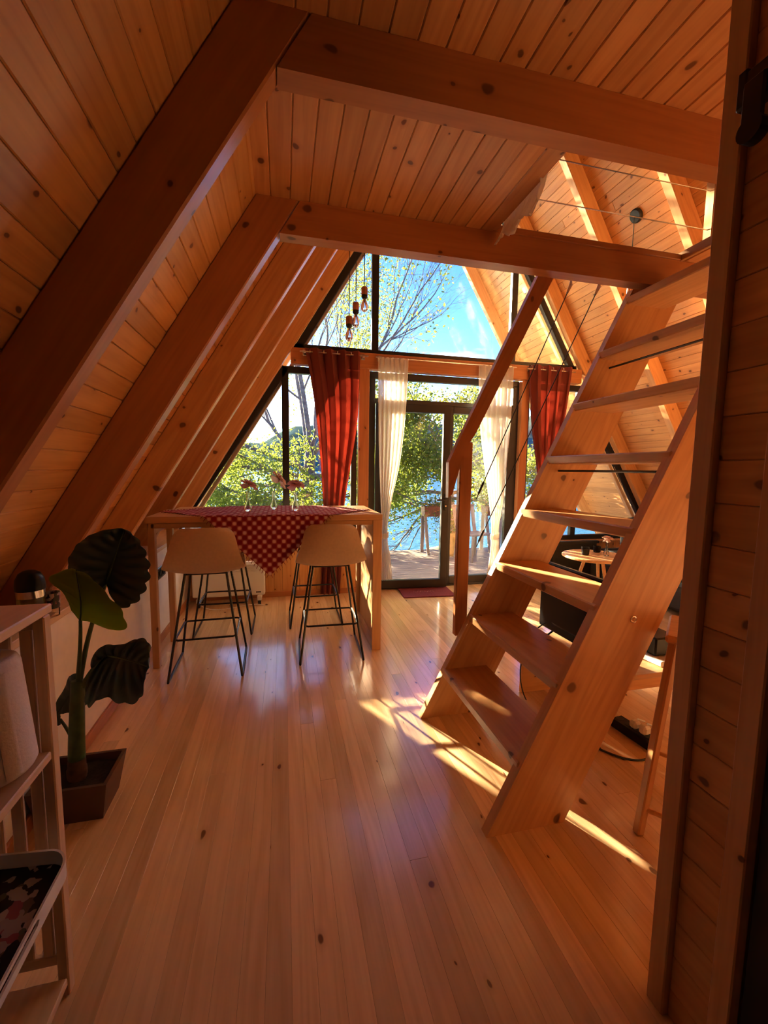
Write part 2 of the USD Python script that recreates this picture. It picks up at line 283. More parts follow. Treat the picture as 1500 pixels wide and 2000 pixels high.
# ------------------------------------------------------------------ A-frame shell
K = 1.63; XL, XR = -1.517, 5.194                 # inner rafter lines: x = XL + z/K and x = XR - z/K
APEX = (XR - XL) / 2 * K; XC = (XL + XR) / 2
NL = np.array([K, 0, -1.0]) / math.hypot(K, 1); NR = NL * [-1, 1, 1]
UL = np.array([1, 0, K]) / math.hypot(K, 1); UR = UL * [-1, 1, 1]
RD = 0.19 * K / math.hypot(K, 1)                 # rafter depth
Y0, Y1, YE = -1.4, 4.70, 6.08                    # back wall, front wall, eave edge
def xl(z, off=0.0): return XL - off + z / K
def xr(z, off=0.0): return XR + off - z / K

fl = struct('floor')
obj('subfloor', bx(-1.3, 5.0, Y0, 4.86, -0.14, -0.03), 'table', fl)
k = 0
x = -1.0 + 0.029
while x < 4.66:
    w = 0.07; j = rng.uniform(-0.9, 4.0)
    cuts = [Y0, j, 4.86] if rng.random() < 0.75 else [Y0, 4.86]
    for a, b in zip(cuts[:-1], cuts[1:]):
        bar('floor_board', (x + w / 2, a, -0.0125), (x + w / 2, b - 0.0008, -0.0125), w - 0.0003, 0.025, 'floor', fl, bev=0.0005)
    x += w

def roof_side(name, left):
    s = struct(name); z = 1.909 - 22 * 0.0757 if left else 1.93 - 23 * 0.0757
    while z < APEX + 0.19 * K - 0.09:
        zc = z + 0.0757 / 2; n = NL if left else NR
        c = np.array([xl(zc, 0.19) if left else xr(zc, 0.19), 0, zc]) - n * 0.011
        cuts = [Y0, YE]
        if rng.random() < 0.45: cuts = [Y0, rng.uniform(0, 4.6), YE]
        for a, b in zip(cuts[:-1], cuts[1:]):
            bar('wall_board', c + [0, a, 0], c + [0, b - 0.001, 0], 0.0757 * math.hypot(1, 1 / K) - 0.0012, 0.022, 'wall', s, side=n, bev=0.0032)
        z += 0.0757
    n = NL if left else NR; off = 0.19 + 0.032 / (K / math.hypot(K, 1))
    zz0, zz1 = 0.15, APEX + off * K
    f = xl if left else xr
    q = [(f(zz0, off), zz0), (f(zz1, off), zz1), (f(zz1, off + 0.08), zz1), (f(zz0, off + 0.08), zz0)]
    obj('roof_deck', prism(q, Y0 - 0.1, YE), 'black', s)
    return s
wall_left = roof_side('wall_left', True); wall_right = roof_side('wall_right', False)
RY = [(0.45, 0.075), (1.265, 0.07), (2.08, 0.085), (2.865, 0.08), (3.67, 0.08), (4.61, 0.08), (5.93, 0.08)]
RN = ['nearest the camera, behind the big one', 'big, dark and closest in view', 'second in view, meeting the far ceiling beam', 'third from the camera, over the left stool', 'fourth from the camera, over the bar table', 'against the black window frame', 'at the outer eave beyond the glass']
RNR = ['hidden above the loft landing', 'over the stairs behind the plank partition', 'in line with the far ceiling beam, seen over the stairs', 'on the loft side beside the cable rail post', 'left of the round black lamp base', 'against the right black window frame', 'at the outer eave in the blue sky']
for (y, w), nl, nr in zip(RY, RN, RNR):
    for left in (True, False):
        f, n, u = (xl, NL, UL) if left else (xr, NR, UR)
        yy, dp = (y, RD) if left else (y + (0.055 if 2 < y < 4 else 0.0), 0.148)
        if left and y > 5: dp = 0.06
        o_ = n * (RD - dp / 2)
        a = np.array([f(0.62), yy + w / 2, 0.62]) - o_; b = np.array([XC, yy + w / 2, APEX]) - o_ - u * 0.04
        p = bar('rafter', a, b, w, dp, 'stair' if y > 2.5 else 'beam', None, side=n, bev=0.006)  # far rafters take the paler wood, standing in for stronger window light there
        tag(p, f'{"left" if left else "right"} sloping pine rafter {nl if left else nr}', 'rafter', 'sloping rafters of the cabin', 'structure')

wb = struct('wall_back')
obj('wall_panel', prism([(xl(0, .2), 0), (XC, APEX + .3), (xr(0, .2), 0)], Y0 - 0.08, Y0), 'wall', wb)
for side, s in (('left', 1), ('right', -1)):
    X = lambda v: v if s > 0 else 2 * XC - v
    k = struct('wall_knee_' + side)
    a, b = sorted((X(-0.97), X(-1.03)))
    obj('panel', bx(a, b, Y0, 4.62, 0, 0.735, 0.002), 'white', k)
    a, b = sorted((X(-0.945), X(-1.33)))
    st = struct('trim'); p = bar('ledge_board', ((a + b) / 2, Y0, 0.752), ((a + b) / 2, 4.6, 0.752), b - a, 0.032, 'shelf', st)
    bs = struct('baseboard_' + side); bar('skirting', (X(-0.962), Y0, 0.032), (X(-0.962), 4.6, 0.032), 0.016, 0.062, 'beam', bs)

# beams and the loft floor
BZ0, BZ1 = 2.457, 2.607
for (y, w), lab in (((1.265, 0.07), 'near dark pine ceiling beam crossing under the loft'), ((2.08, 0.075), 'far mauve-lit pine beam carrying the loft edge and cables')):
    L = xr(BZ0) - xl(BZ0)
    q = [(xl(BZ0) + 0.005, BZ0), (xr(BZ0) - 0.005, BZ0), (xr(BZ1) - 0.005, BZ1), (xl(BZ1) + 0.005, BZ1)]
    m = prism(q, y, y + w); c = np.array([XC, y + w / 2, (BZ0 + BZ1) / 2]); m.apply_translation(-c)
    tag(obj('ceiling_beam', m, 'beam', xf=mat4((1, 0, 0), (0, 1, 0), (0, 0, 1), c)), lab, 'beam', None, 'structure')
ce = struct('ceiling')
x = -0.042 - 0.085
OX0, OX1 = 1.032, 2.235
while x < xr(2.6):
    ends = [(Y0, 2.155)]
    if x > OX0 - 0.05 and x < OX1 - 0.06: ends = [(Y0, 1.335)]
    for a, b in ends:
        cuts = [a, rng.uniform(-0.6, 1.2), b] if rng.random() < 0.4 else [a, b]
        for a2, b2 in zip(cuts[:-1], cuts[1:]):
            bar('ceiling_board', (x + 0.0425, a2, 2.619), (x + 0.0425, b2 - 0.001, 2.619), 0.0838, 0.022, 'ceil', ce, side=(0, 0, -1), bev=0.0035)
    x += 0.0838 + 0.0012
obj('loft_deck', bx(-0.1, OX0, Y0, 2.155, 2.632, 2.65), 'table', ce)
obj('loft_deck', bx(OX0, OX1, Y0, 1.33, 2.632, 2.65), 'table', ce)
obj('loft_deck', bx(OX1, 3.6, Y0, 2.155, 2.632, 2.65), 'table', ce)
t = struct('trim')
bar('edge_strip', (OX0 + 0.01, 2.11, 2.622), (OX1, 2.11, 2.622), 0.08, 0.03, 'beam', t)
bar('landing_edge', (OX1 - 0.012, 1.34, 2.628), (OX1 - 0.012, 2.15, 2.628), 0.022, 0.05, 'table', t)

# ------------------------------------------------------------------ front gable: rail, posts, low wall, windows, door
wf = struct('wall_front')
bar('rail', (xl(2.57, -0.03), 4.67, 2.567), (xr(2.57, -0.03), 4.67, 2.567), 0.1, 0.165, 'beam', wf)
for x0, x1 in ((0.815, 0.928), (2.79, 2.885)):
    bar('post', ((x0 + x1) / 2, 4.68, 0), ((x0 + x1) / 2, 4.68, 2.485), x1 - x0, 0.09, 'beam', wf, side=(0, 1, 0))
for xa, xb in ((-1.28, 0.81), (2.89, 4.96)):
    x = xa
    while x < xb - 0.01:
        w = min(0.09, xb - x)
        bar('lining_board', (x + w / 2, 4.652, 0), (x + w / 2, 4.652, 0.50), w - 0.001, 0.02, 'wall', wf, side=(0, -1, 0), bev=0.004); x += 0.09
    obj('outer_panel', bx(xa, xb, 4.665, 4.76, -0.1, 0.50), 'black', wf)
    bar('sill', (xa, 4.69, 0.512), (xb, 4.69, 0.512), 0.14, 0.022, 'table', wf)
bf = struct('baseboard_front')
for xa, xb in ((-0.96, 0.81), (2.89, 4.64)): bar('skirting', (xa, 4.635, 0.03), (xb, 4.635, 0.03), 0.014, 0.06, 'beam', bf)

YF = 4.73
def fbar(par, a, b, w, t=0.06, mat='black'):
    bar('window_frame', (a[0], YF, a[1]), (b[0], YF, b[1]), w, t, mat, par, side=(0, 1, 0), bev=0.004)
def fpane(par, poly, y=YF):
    obj('pane', prism(poly, y - 0.003, y + 0.003), 'pane', par)
FW = 0.075; H2 = FW / 2
SH = (FW * 0.5) / math.sin(math.atan(K))        # horizontal half width of a sloped bar
w1 = struct('window_1')
zb = 2.68
fbar(w1, (xl(2.65), zb), (xr(2.65), zb), 0.062)
zt = APEX - 0.06
fbar(w1, (xl(2.66) + SH, 2.66), (xl(zt) + SH, zt), FW); fbar(w1, (xr(2.66) - SH, 2.66), (xr(zt) - SH, zt), FW)
for x in (1.0, 2.68):
    zt2 = (x - XL) * K - 0.12 if x < XC else (XR - x) * K - 0.12
    fbar(w1, (x, 2.7), (x, zt2), 0.075)
z2 = 2.70
fpane(w1, [(xl(z2) + 0.06, z2), (0.98, z2), (0.98, (0.98 - XL - 0.06) * K)])
fpane(w1, [(1.02, z2), (2.66, z2), (2.66, (XR - 2.66 - 0.06) * K), (XC, APEX - 0.1), (1.02, (1.02 - XL - 0.06) * K)])
fpane(w1, [(2.70, z2), (xr(z2) - 0.06, z2), (2.70, (XR - 2.70 - 0.06) * K)])
for f, s_ in ((xl, 1), (xr, -1)):
    bar('outer_trim', (f(0.5) + s_ * (SH * 2 - .028), 4.79, 0.5), (f(zt) + s_ * (SH * 2 - .028), 4.79, zt - 0.1), 0.04, 0.05, 'stair', w1, side=(0, 1, 0))
def side_window(nm, left):
    w = struct(nm); X = (lambda v: v) if left else (lambda v: 2 * XC - v)
    f = xl if left else xr; s = 1 if left else -1
    fbar(w, (X(xl(2.44) + .02), 2.44), (X(0.80), 2.44), 0.07); fbar(w, (X(xl(0.555)), 0.555), (X(0.80), 0.555), 0.06)
    fbar(w, (f(0.54) + s * SH, 0.66), (f(2.46) + s * SH, 2.46), FW)
    fbar(w, (X(0.03), 0.57), (X(0.03), 2.42), 0.072); fbar(w, (X(0.772), 0.57), (X(0.772), 2.42), 0.065)
    fpane(w, [(X(xl(0.58) + .06), 0.58), (X(0.0), 0.58), (X(0.0), 2.40), (X(-0.02), 2.38)][::s])
    fpane(w, [(X(0.06), 0.58), (X(0.745), 0.58), (X(0.745), 2.41), (X(0.06), 2.41)][::s])
side_window('window_2', True); side_window('window_3', False)
d1 = struct('door_1')
fbar(d1, (0.935, 2.44), (2.785, 2.44), 0.075); fbar(d1, (0.972, 0.0), (0.972, 2.42), 0.075); fbar(d1, (2.748, 0.0), (2.748, 2.42), 0.075)
fbar(d1, (1.0, 2.165), (2.72, 2.165), 0.05); fbar(d1, (1.0, 0.012), (2.72, 0.012), 0.024)
fpane(d1, [(1.01, 2.19), (2.71, 2.19), (2.71, 2.405), (1.01, 2.405)])
fbar(d1, (1.915, 0.03), (1.915, 2.14), 0.07); fbar(d1, (2.69, 0.03), (2.69, 2.14), 0.06); fbar(d1, (1.95, 2.10), (2.68, 2.10), 0.08); fbar(d1, (1.95, 0.07), (2.68, 0.07), 0.09)
fpane(d1, [(1.95, 0.11), (2.66, 0.11), (2.66, 2.06), (1.95, 2.06)])
leaf = thing('door_leaf', 'black framed glass door leaf standing slightly ajar with a lever handle', 'door', (1.012, 4.70, 0), -4.5)
LW = 0.875
for nm, a, b, w in (('stile', (0.045, .02), (0.045, 2.135), 0.085), ('stile', (LW - 0.045, .02), (LW - 0.045, 2.135), 0.085), ('top_rail', (0.08, 2.09), (LW - 0.08, 2.09), 0.09), ('bottom_rail', (0.08, .065), (LW - 0.08, .065), 0.095)):
    bar(nm, (a[0], 0, a[1]), (b[0], 0, b[1]), w, 0.062, 'black', leaf, side=(0, 1, 0), bev=0.004)
obj('pane', prism([(0.08, 0.11), (LW - 0.08, 0.11), (LW - 0.08, 2.05), (0.08, 2.05)], -0.004, 0.004), 'pane', leaf)
obj('handle', cat(bx(LW - 0.062, LW - 0.03, -0.045, -0.03, 0.93, 1.13, 0.004), tube([(LW - 0.046, -0.04, 1.06), (LW - 0.046, -0.085, 1.06), (LW - 0.075, -0.09, 1.06), (LW - 0.165, -0.088, 1.058)], 0.0095)), 'black', leaf)
obj('key_cylinder', cat(lathe([(0, 0), (0.009, 0), (0.009, 0.012), (0, 0.012)], 12).apply_transform(trimesh.transformations.rotation_matrix(math.pi / 2, (1, 0, 0), (0, 0, 0))).apply_translation((LW - 0.046, -0.045, 0.985))), 'chrome', leaf)

# ------------------------------------------------------------------ plank partition on the right, with its door trim and sliding rail
wp = struct('wall_partition')
obj('core', bx(0.985, 1.04, Y0, 0.775, 0, 2.6), 'wall', wp); obj('header', bx(0.955, 0.984, Y0, 0.625, 2.0, 2.6), 'wall', wp)
z = 1.43 - 15 * 0.0965
while z < 2.6:
    z1 = min(z + 0.0965, 2.606); z0 = max(z, 0.002)
    bar('partition_board', (0.97, 0.63, (z0 + z1) / 2), (0.97, 0.757, (z0 + z1) / 2), z1 - z0 - 0.001, 0.03, 'wall', wp, side=(-1, 0, 0), bev=0.002); z += 0.0965
t = struct('trim')
bar('corner_post', (0.962, 0.782, 0), (0.962, 0.782, 2.606), 0.05, 0.048, 'stair', t, side=(0, 1, 0))
bar('door_casing', (0.95, 0.628, 0), (0.95, 0.628, 1.98), 0.044, 0.03, 'stair', t, side=(-1, 0, 0))
d2 = struct('door_2'); obj('door_panel', bx(0.957, 0.984, -0.30, 0.60, 0.01, 1.99), 'gasket', d2)
rail = thing('sliding_door_rail', 'black steel sliding door rail end with hanger, top right corner', 'rail')
obj('track', bx(0.895, 0.935, -0.6, 0.735, 2.125, 2.19, 0.006), 'steel', rail)
obj('hanger', cat(bx(0.885, 0.895, 0.68, 0.722, 2.06, 2.16, 0.004), lathe([(0, -0.012), (0.024, -0.012), (0.024, 0.012), (0, 0.012)], 20).apply_transform(trimesh.transformations.rotation_matrix(math.pi / 2, (0, 1, 0))).apply_translation((0.895, 0.701, 2.066))), 'steel', rail)
obj('end_stop', bx(0.892, 0.938, 0.72, 0.740, 2.121, 2.194, 0.004), 'steel', rail)

# ------------------------------------------------------------------ staircase
SX = lambda z: 0.742 + 0.5 * z
st = thing('staircase', 'steep open pine staircase with plank stringers climbing to the loft', 'stairs')
ZT = 2.45
sl = np.array([0.5, 0, 1.0]) / math.hypot(0.5, 1)
for y0, y1 in ((1.345, 1.388), (2.14, 2.183)):
    q = [(SX(0), 0), (SX(0) + 0.338, 0), (SX(ZT) + 0.338, ZT), (SX(ZT), ZT)]
    m = prism(q, y0, y1)
    o = np.array([SX(1.2) + 0.17, (y0 + y1) / 2, 1.2]); ex, ey = sl, np.array([0, 1.0, 0]); ez = np.cross(ex, ey)
    R = np.stack([ex, ey, ez]); m.vertices = (m.vertices - o) @ R.T
    obj('stringer', m, 'stair', st, xf=mat4(ex, ey, ez, o))
for i, z in enumerate((0.278, 0.585, 0.885, 1.185, 1.487, 1.790, 2.090, 2.405)):
    x0 = SX(z) - 0.012
    bar('tread', (x0 + 0.135, 1.358, z - 0.022), (x0 + 0.135, 2.16, z - 0.022), 0.27, 0.044, 'stair', st, bev=0.005)
for z in (1.405, 2.0):
    obj('tie_rod', tube([(SX(z) + 0.10, 1.37, z), (SX(z) + 0.10, 2.16, z)], 0.006), 'steel', st)
pq = at(1237, 1210, y=1.345)
obj('plug', lathe([(0.004, -0.001), (0.014, -0.001), (0.015, 0.002), (0.011, 0.003), (0.004, -0.001)], 18).apply_transform(trimesh.transformations.rotation_matrix(math.pi / 2, (1, 0, 0))).apply_translation(pq), 'chrome', st, label='recessed metal bolt ring')
hr = thing('handrail', 'dark wooden stair handrail board on a single post with two steel cables', 'handrail')
P_ = lambda u, v: tuple(at(u, v, y=2.205)[[0, 2]])
q = [P_(1050, 536), P_(1082, 536), P_(927, 846), P_(905, 880), P_(881, 965), P_(873, 972), P_(874, 903)]
m = prism(q, 2.186, 2.226); o = np.array([1.2, 2.206, 1.9]); R = np.stack([sl, [0, 1.0, 0], np.cross(sl, [0, 1, 0])]); m.vertices = (m.vertices - o) @ R.T
obj('rail_board', m, 'beam', hr, xf=mat4(R[0], R[1], R[2], o))
bar('post', (1.008, 2.246, 0.43), (1.008, 2.246, 1.56), 0.075, 0.04, 'beam', hr, side=(0, 1, 0), bev=0.005)
for (u, v), (u2, v2) in (((1115, 556), (930, 975)), ((1170, 560), (930, 1068))):
    a = at(u, v, y=2.19); b = at(u2, v2, y=2.235)
    obj('cable', tube([a, b], 0.0028, 6), 'steel', hr)
    d = (b - a) / np.linalg.norm(b - a)
    obj('turnbuckle', tube([b - d * 0.11, b - d * 0.10, b - d * 0.04, b - d * 0.03], [0.003, 0.0065, 0.0065, 0.003], 8), 'steel', hr)
    obj('eye_bolt', tube([a + [0, 0, .03], a, a + d * 0.05], [0.005, 0.011, 0.006], 8), 'chrome', hr)
# cable guard on the loft edge
g = thing('cable_rail', 'loft guard of two thin steel cables with a pale end post', 'railing')
bar('post', (2.45, 2.11, 2.62), (2.45, 2.11, 3.6), 0.055, 0.055, 'table', g, side=(0, 1, 0))
bar('post', (1.06, 2.11, 2.637), (1.06, 2.11, 3.6), 0.05, 0.05, 'table', g, side=(0, 1, 0))
for z in (2.815, 3.027, 3.24, 3.45):
    obj('cable', tube([(1.06, 2.11, z), (2.43, 2.11, z)], 0.0028, 6), 'chrome', g)
# mattress in the loft with its white sheet drooping over the edge
mt = thing('mattress', 'mattress in the loft with a crumpled white sheet hanging over the floor edge', 'mattress', (0, 0, 2.652))
obj('body', cbox(0.76, 0.68, 0.16, 0.03, (0.64, 1.72, 0.082)), 'sheet', mt)
def _sh(u, v):
    y = 1.36 + 0.70 * u; s = v
    dip = 0.055 + 0.165 * max(0.0, min(1.0, (u - 0.40) / 0.12)) * (0.75 + 0.25 * abs(math.sin(13 * u + 1.0))) - 0.03 * max(0.0, (u - 0.8) / 0.2)
    L = 0.10 + dip
    fx = 0.012 * math.sin(60 * u + 3 * v) + 0.008 * math.sin(131 * u)
    if s < 0.3: return (0.85 + 0.187 * s / 0.3, y, 0.168 + 0.004 * math.sin(40 * u))
    return (1.04 + 0.05 * math.sin(math.pi * (s - .3) / .7) + abs(fx) * 1.5 * (s - .3), y, 0.168 - (s - 0.3) / 0.7 * L)
obj('sheet', grid(90, 14, _sh, 0.004)[0], 'sheet', mt, smooth=50)

# ------------------------------------------------------------------ bar table
tb = thing('bar_table', 'tall wooden bar table with a framed side panel', 'table')
TX0, TX1, TY0, TY1, TZ = -0.895, 0.726, 3.08, 3.85, 1.062
m = trimesh.creation.extrude_polygon(Polygon([(TX0, TY0), (TX1, TY0), (TX1, TY1), (-0.845, TY1), (-0.845, 3.62), (TX0, 3.62)]), 0.042); m.apply_translation((0, 0, TZ - 0.042))
obj('tabletop', m, 'table', tb)
bar('apron', (-0.87, 3.11, 1.0), (0.655, 3.11, 1.0), 0.035, 0.04, 'table', tb, side=(0, 1, 0))
for y in (3.115, 3.585): bar('leg', (-0.893 + .022, y, 0), (-0.871, y, 1.02), 0.044, 0.05, 'table', tb, side=(0, 1, 0))
bar('rail', (-0.871, 3.14, 0.965), (-0.871, 3.56, 0.965), 0.03, 0.05, 'table', tb)
for y in (3.105, 3.822): bar('panel_stile', (0.69, y, 0), (0.69, y, 1.02), 0.07, 0.05, 'table', tb, side=(0, 1, 0))
bar('panel_rail', (0.69, 3.13, 0.035), (0.69, 3.80, 0.035), 0.06, 0.065, 'table', tb); bar('panel_rail', (0.69, 3.13, 0.99), (0.69, 3.80, 0.99), 0.05, 0.06, 'table', tb)
obj('side_panel', cbox(0.93, 0.68, 0.02, 0.002), 'table', tb, xf=mat4((0, 0, 1), (0, 1, 0), (-1, 0, 0), (0.695, 3.465, 0.51)))
# gingham cloth laid diagonally, one corner hanging at the front, one at the back
HD, CC = 0.785, np.array([-0.10, 3.415])
def _cl(u, v):
    a, b = (u - 0.5) * 2, (v - 0.5) * 2            # along the cloth's two edges
    x = CC[0] + HD * (a - b) / 2; y = CC[1] + HD * (a + b) / 2
    z = TZ + 0.0045 + 0.0018 * (math.sin(19 * x + 7 * y) + math.sin(23 * y - 11 * x))
    yf, yb = TY0 - 0.006, TY1 + 0.006
    if y < yf:
        s = yf - y; r = 0.012
        y = yf - min(s, r) - 0.010 * s * math.sin(14 * x); z = TZ + 0.004 - max(0.0, s - r * 0.6)
    elif y > yb:
        s = y - yb; y = yb + min(s, 0.012) + 0.01 * s * math.sin(12 * x); z = TZ + 0.004 - max(0.0, s - 0.008)
    return (x, y, z)
m, uv = grid(64, 64, _cl)
cl = obj('tablecloth', (np.array(m.vertices), np.array(m.faces)), 'gingham', None, smooth=True, uv=uv * HD * math.sqrt(2))
tag(cl, 'red and white checked cloth laid cornerwise over the bar table', 'tablecloth')
fr = []
for side in range(4):
    for i in range(44):
        s = (i + 0.5) / 44; a, b = ((s, 0), (0, s), (s, 1), (1, s))[side]
        p = np.array(_cl(a, b)); q = np.array(_cl(*(((a, -0.015) if side == 0 else (-0.015, b) if side == 1 else (a, 1.015) if side == 2 else (1.015, b)))))
        d = q - p; d /= np.linalg.norm(d) + 1e-9
        e = p + d * 0.022 + [nrng.normal(0, .003), 0, -0.003]
        if p[2] < TZ - 0.02: e = p + [d[0] * 0.014 + nrng.normal(0, .003), -0.004, -0.022]
        fr.append(tube([p, (p + e) / 2 + [0, 0, .002], e], [0.0022, 0.0028, 0.0018], 5))
tag(obj('fringe', cat(*fr), 'redcurtain', cl), None, None, None, 'stuff')

# ------------------------------------------------------------------ bar stools
def make_stool(label, loc, rz):
    s = thing('bar_stool', label, 'stool', loc, rz, 'moulded bar stools at the table')
    prof = np.array([(-.185, 1.005), (-.205, .95), (-.215, .87), (-.212, .79), (-.185, .73), (-.12, .695), (-.02, .69), (.09, .70), (.17, .712), (.21, .705)])
    hw = np.array([.165, .190, .212, .236, .252, .255, .25, .24, .225, .20])
    from scipy.interpolate import CubicSpline
    tt = np.linspace(0, 1, len(prof)); cp, cw = CubicSpline(tt, prof), CubicSpline(tt, hw)
    def f(u, v):
        a = (u - 0.5) * 2; y, z = cp(v); w = float(cw(v))
        if v < 0.10: w *= math.sqrt(max(0.0, 1 - ((0.10 - v) / 0.10) ** 2 * 0.30))
        back = max(0.0, 1 - v / 0.42); seat = max(0.0, min(1, (v - 0.3) / 0.3))
        return (w * a, y + 0.055 * abs(a) ** 2.5 * min(1, back * 1.5), z + 0.045 * abs(a) ** 3 * seat - 0.012 * a * a * back * (v < .25))
    obj('seat_shell', grid(25, 41, f, 0.012)[0], 'shell', s, smooth=60)
    for sx in (-1, 1):
        pts = [(sx * .13, -.115, .692), (sx * .165, -.165, .45), (sx * .225, -.245, .03), (sx * .227, -.245, .012), (sx * .229, -.22, .0085), (sx * .229, .20, .0085), (sx * .227, .225, .012), (sx * .225, .225, .03), (sx * .165, .165, .45), (sx * .13, .12, .695)]
        obj('leg_frame', tube(pts, 0.0082, 8), 'steel', s)
    L = lambda z: (0.13 + 0.095 * (0.69 - z) / 0.66, 0.115 + 0.13 * (0.69 - z) / 0.66)
    x, yb = L(0.27); ring = [(-x, -yb + .02, .27), (-x, yb - .05, .27), (-x + .02, yb - .03, .27), (x - .02, yb - .03, .27), (x, yb - .05, .27), (x, -yb + .02, .27), (x - .02, -yb, .27), (-x + .02, -yb, .27), (-x, -yb + .02, .27)]
    obj('footrest', tube(ring, 0.0072, 8), 'steel', s)
    for yy, zz in ((-.115, .688), (.12, .69)): obj('seat_support', tube([(-.135, yy, zz), (.135, yy, zz)], .007), 'steel', s)
    return s
stool = make_stool('beige shell bar stool, near side of the table, left of the hanging cloth tip', (-0.515, 3.09, 0), 1.5)
dup(stool, (0.338, 3.165, 0), -1.5, 'beige shell bar stool, near side of the table beside the wooden side panel')
dup(stool, (-0.50, 3.80, 0), 180, 'beige bar stool half hidden behind the table, in front of the heater')
dup(stool, (0.275, 3.86, 0), 180, 'beige bar stool half hidden behind the table, by the red curtain')

# ------------------------------------------------------------------ vases and flowers on the table
def make_vase(label, loc, group):
    v = thing('bud_vase', label, 'vase', loc, 0, group)
    prof = [(0.0, 0.0), (0.022, 0.0), (0.026, 0.006), (0.027, 0.03), (0.017, 0.055), (0.011, 0.08), (0.011, 0.13), (0.014, 0.142), (0.0115, 0.143), (0.0085, 0.13), (0.0085, 0.08), (0.014, 0.055), (0.0235, 0.03), (0.0225, 0.010), (0.0, 0.008)]
    obj('bottle', lathe(prof, 20), 'glass', v, smooth=40); return v
def make_flower(label, loc, R, col, lean, droop, n, group=None, h=0.20):
    r = random.Random(n); fw = thing('cut_flower', label, 'flower', loc, 0, group)
    top = np.array([lean[0], lean[1], h])
    obj('stem', tube(smooth_path([(0, 0, 0.012), (0.001, 0, h * 0.55), top * [0.45, 0.45, 0.86], top], 6), 0.0022, 6), 'stem', fw)
    ax = np.array([lean[0] * 3.5, lean[1] * 3.5, 0.12 - droop]); ax /= np.linalg.norm(ax)
    e1 = np.cross(ax, [0.3, 1, 0.2]); e1 /= np.linalg.norm(e1); e2 = np.cross(ax, e1); ms = []
    for k in range(26):
        a = 2.399 * k; q = (k + 1) / 26; Rk = R * (0.35 + 0.65 * q); tilt = (1 - q) * 1.2 + 0.02 - 0.5 * (k % 4 == 0) * q
        d = math.cos(a) * e1 + math.sin(a) * e2; s = -math.sin(a) * e1 + math.cos(a) * e2
        def f(u, v, d=d, s=s, Rk=Rk, tilt=tilt, k=k):
            w = (0.12 + 0.88 * v ** 0.7) * Rk * 0.7
            c = math.cos(tilt) * d + math.sin(tilt) * ax; nn = -math.sin(tilt) * d + math.cos(tilt) * ax
            return top + c * v * Rk * (1 - 0.12 * (2 * u - 1) ** 2) + s * (2 * u - 1) * w + nn * (0.10 * Rk * v * v * math.sin(9 * u + k) - 0.15 * Rk * v * v)
        ms.append(grid(7, 5, f)[0])
    obj('bloom', cat(*ms), col, fw, smooth=True)
    obj('calyx', tube([top - ax * R * .35, top - ax * R * .1, top], [0.003, 0.007, 0.008], 8), 'stem', fw)
    return fw
for (vx, vy), lab, lf, args in (((-0.262, 3.33), 'leftmost small glass bud vase on the checked cloth', 'dusky pink drooping flower in the leftmost vase', (0.072, 'petal', (0.012, 0.0), 0.03, 3)),
                        ((-0.075, 3.50), 'middle small glass bud vase on the checked cloth', 'tall peach flower bending right in the middle vase', (0.085, 'petal2', (0.045, 0.0), 0.0, 5)),
                        ((0.090, 3.36), 'rightmost small glass bud vase on the checked cloth', 'round dusky pink flower in the rightmost vase', (0.070, 'petal', (0.004, -0.01), 0.0, 9))):
    make_vase(lab, (vx, vy, TZ + 0.009), 'bud vases on the bar table')
    make_flower(lf, (vx, vy, TZ + 0.013), *args[:4], args[4], h=0.20 if args[4] != 5 else 0.235)

# ------------------------------------------------------------------ convector heater under the window
he = thing('convector_heater', 'white electric convector heater on castors under the window', 'heater', (0, 4.47, 0))
obj('body', cbox(0.70, 0.09, 0.34, 0.012, (-0.545, 0, 0.26)), 'plasticwhite', he)
for i in range(7): bar('grille_slat', (-0.86, -0.048, 0.345 + i * 0.0115), (-0.23, -0.048, 0.345 + i * 0.0115), 0.006, 0.006, 'white', he)
bar('top_grille', (-0.88, 0, 0.434), (-0.21, 0, 0.434), 0.06, 0.008, 'white', he)
for x in (-0.83, -0.25):
    f = obj('foot', cbox(0.045, 0.2, 0.05, 0.01, (x, 0, 0.07)), 'plasticwhite', he)
    for yy in (-0.08, 0.08): obj('castor', lathe([(0, -.014), (0.026, -.014), (0.028, 0), (0.026, .014), (0, .014)], 16).apply_transform(trimesh.transformations.rotation_matrix(math.pi / 2, (0, 1, 0))).apply_translation((x, yy, 0.028)), 'gasket', f)
obj('badge', cbox(0.05, 0.002, 0.012, 0.001, (-0.26, -0.0465, 0.125)), 'gasket', he)
obj('cable', tube(smooth_path([(-0.8, -.05, 0.1), (-0.8, -.12, 0.04), (-0.7, -.16, 0.006), (-0.5, -.15, 0.006), (-0.2, -0.12, 0.006)], 6), 0.004, 6), 'plasticwhite', he)

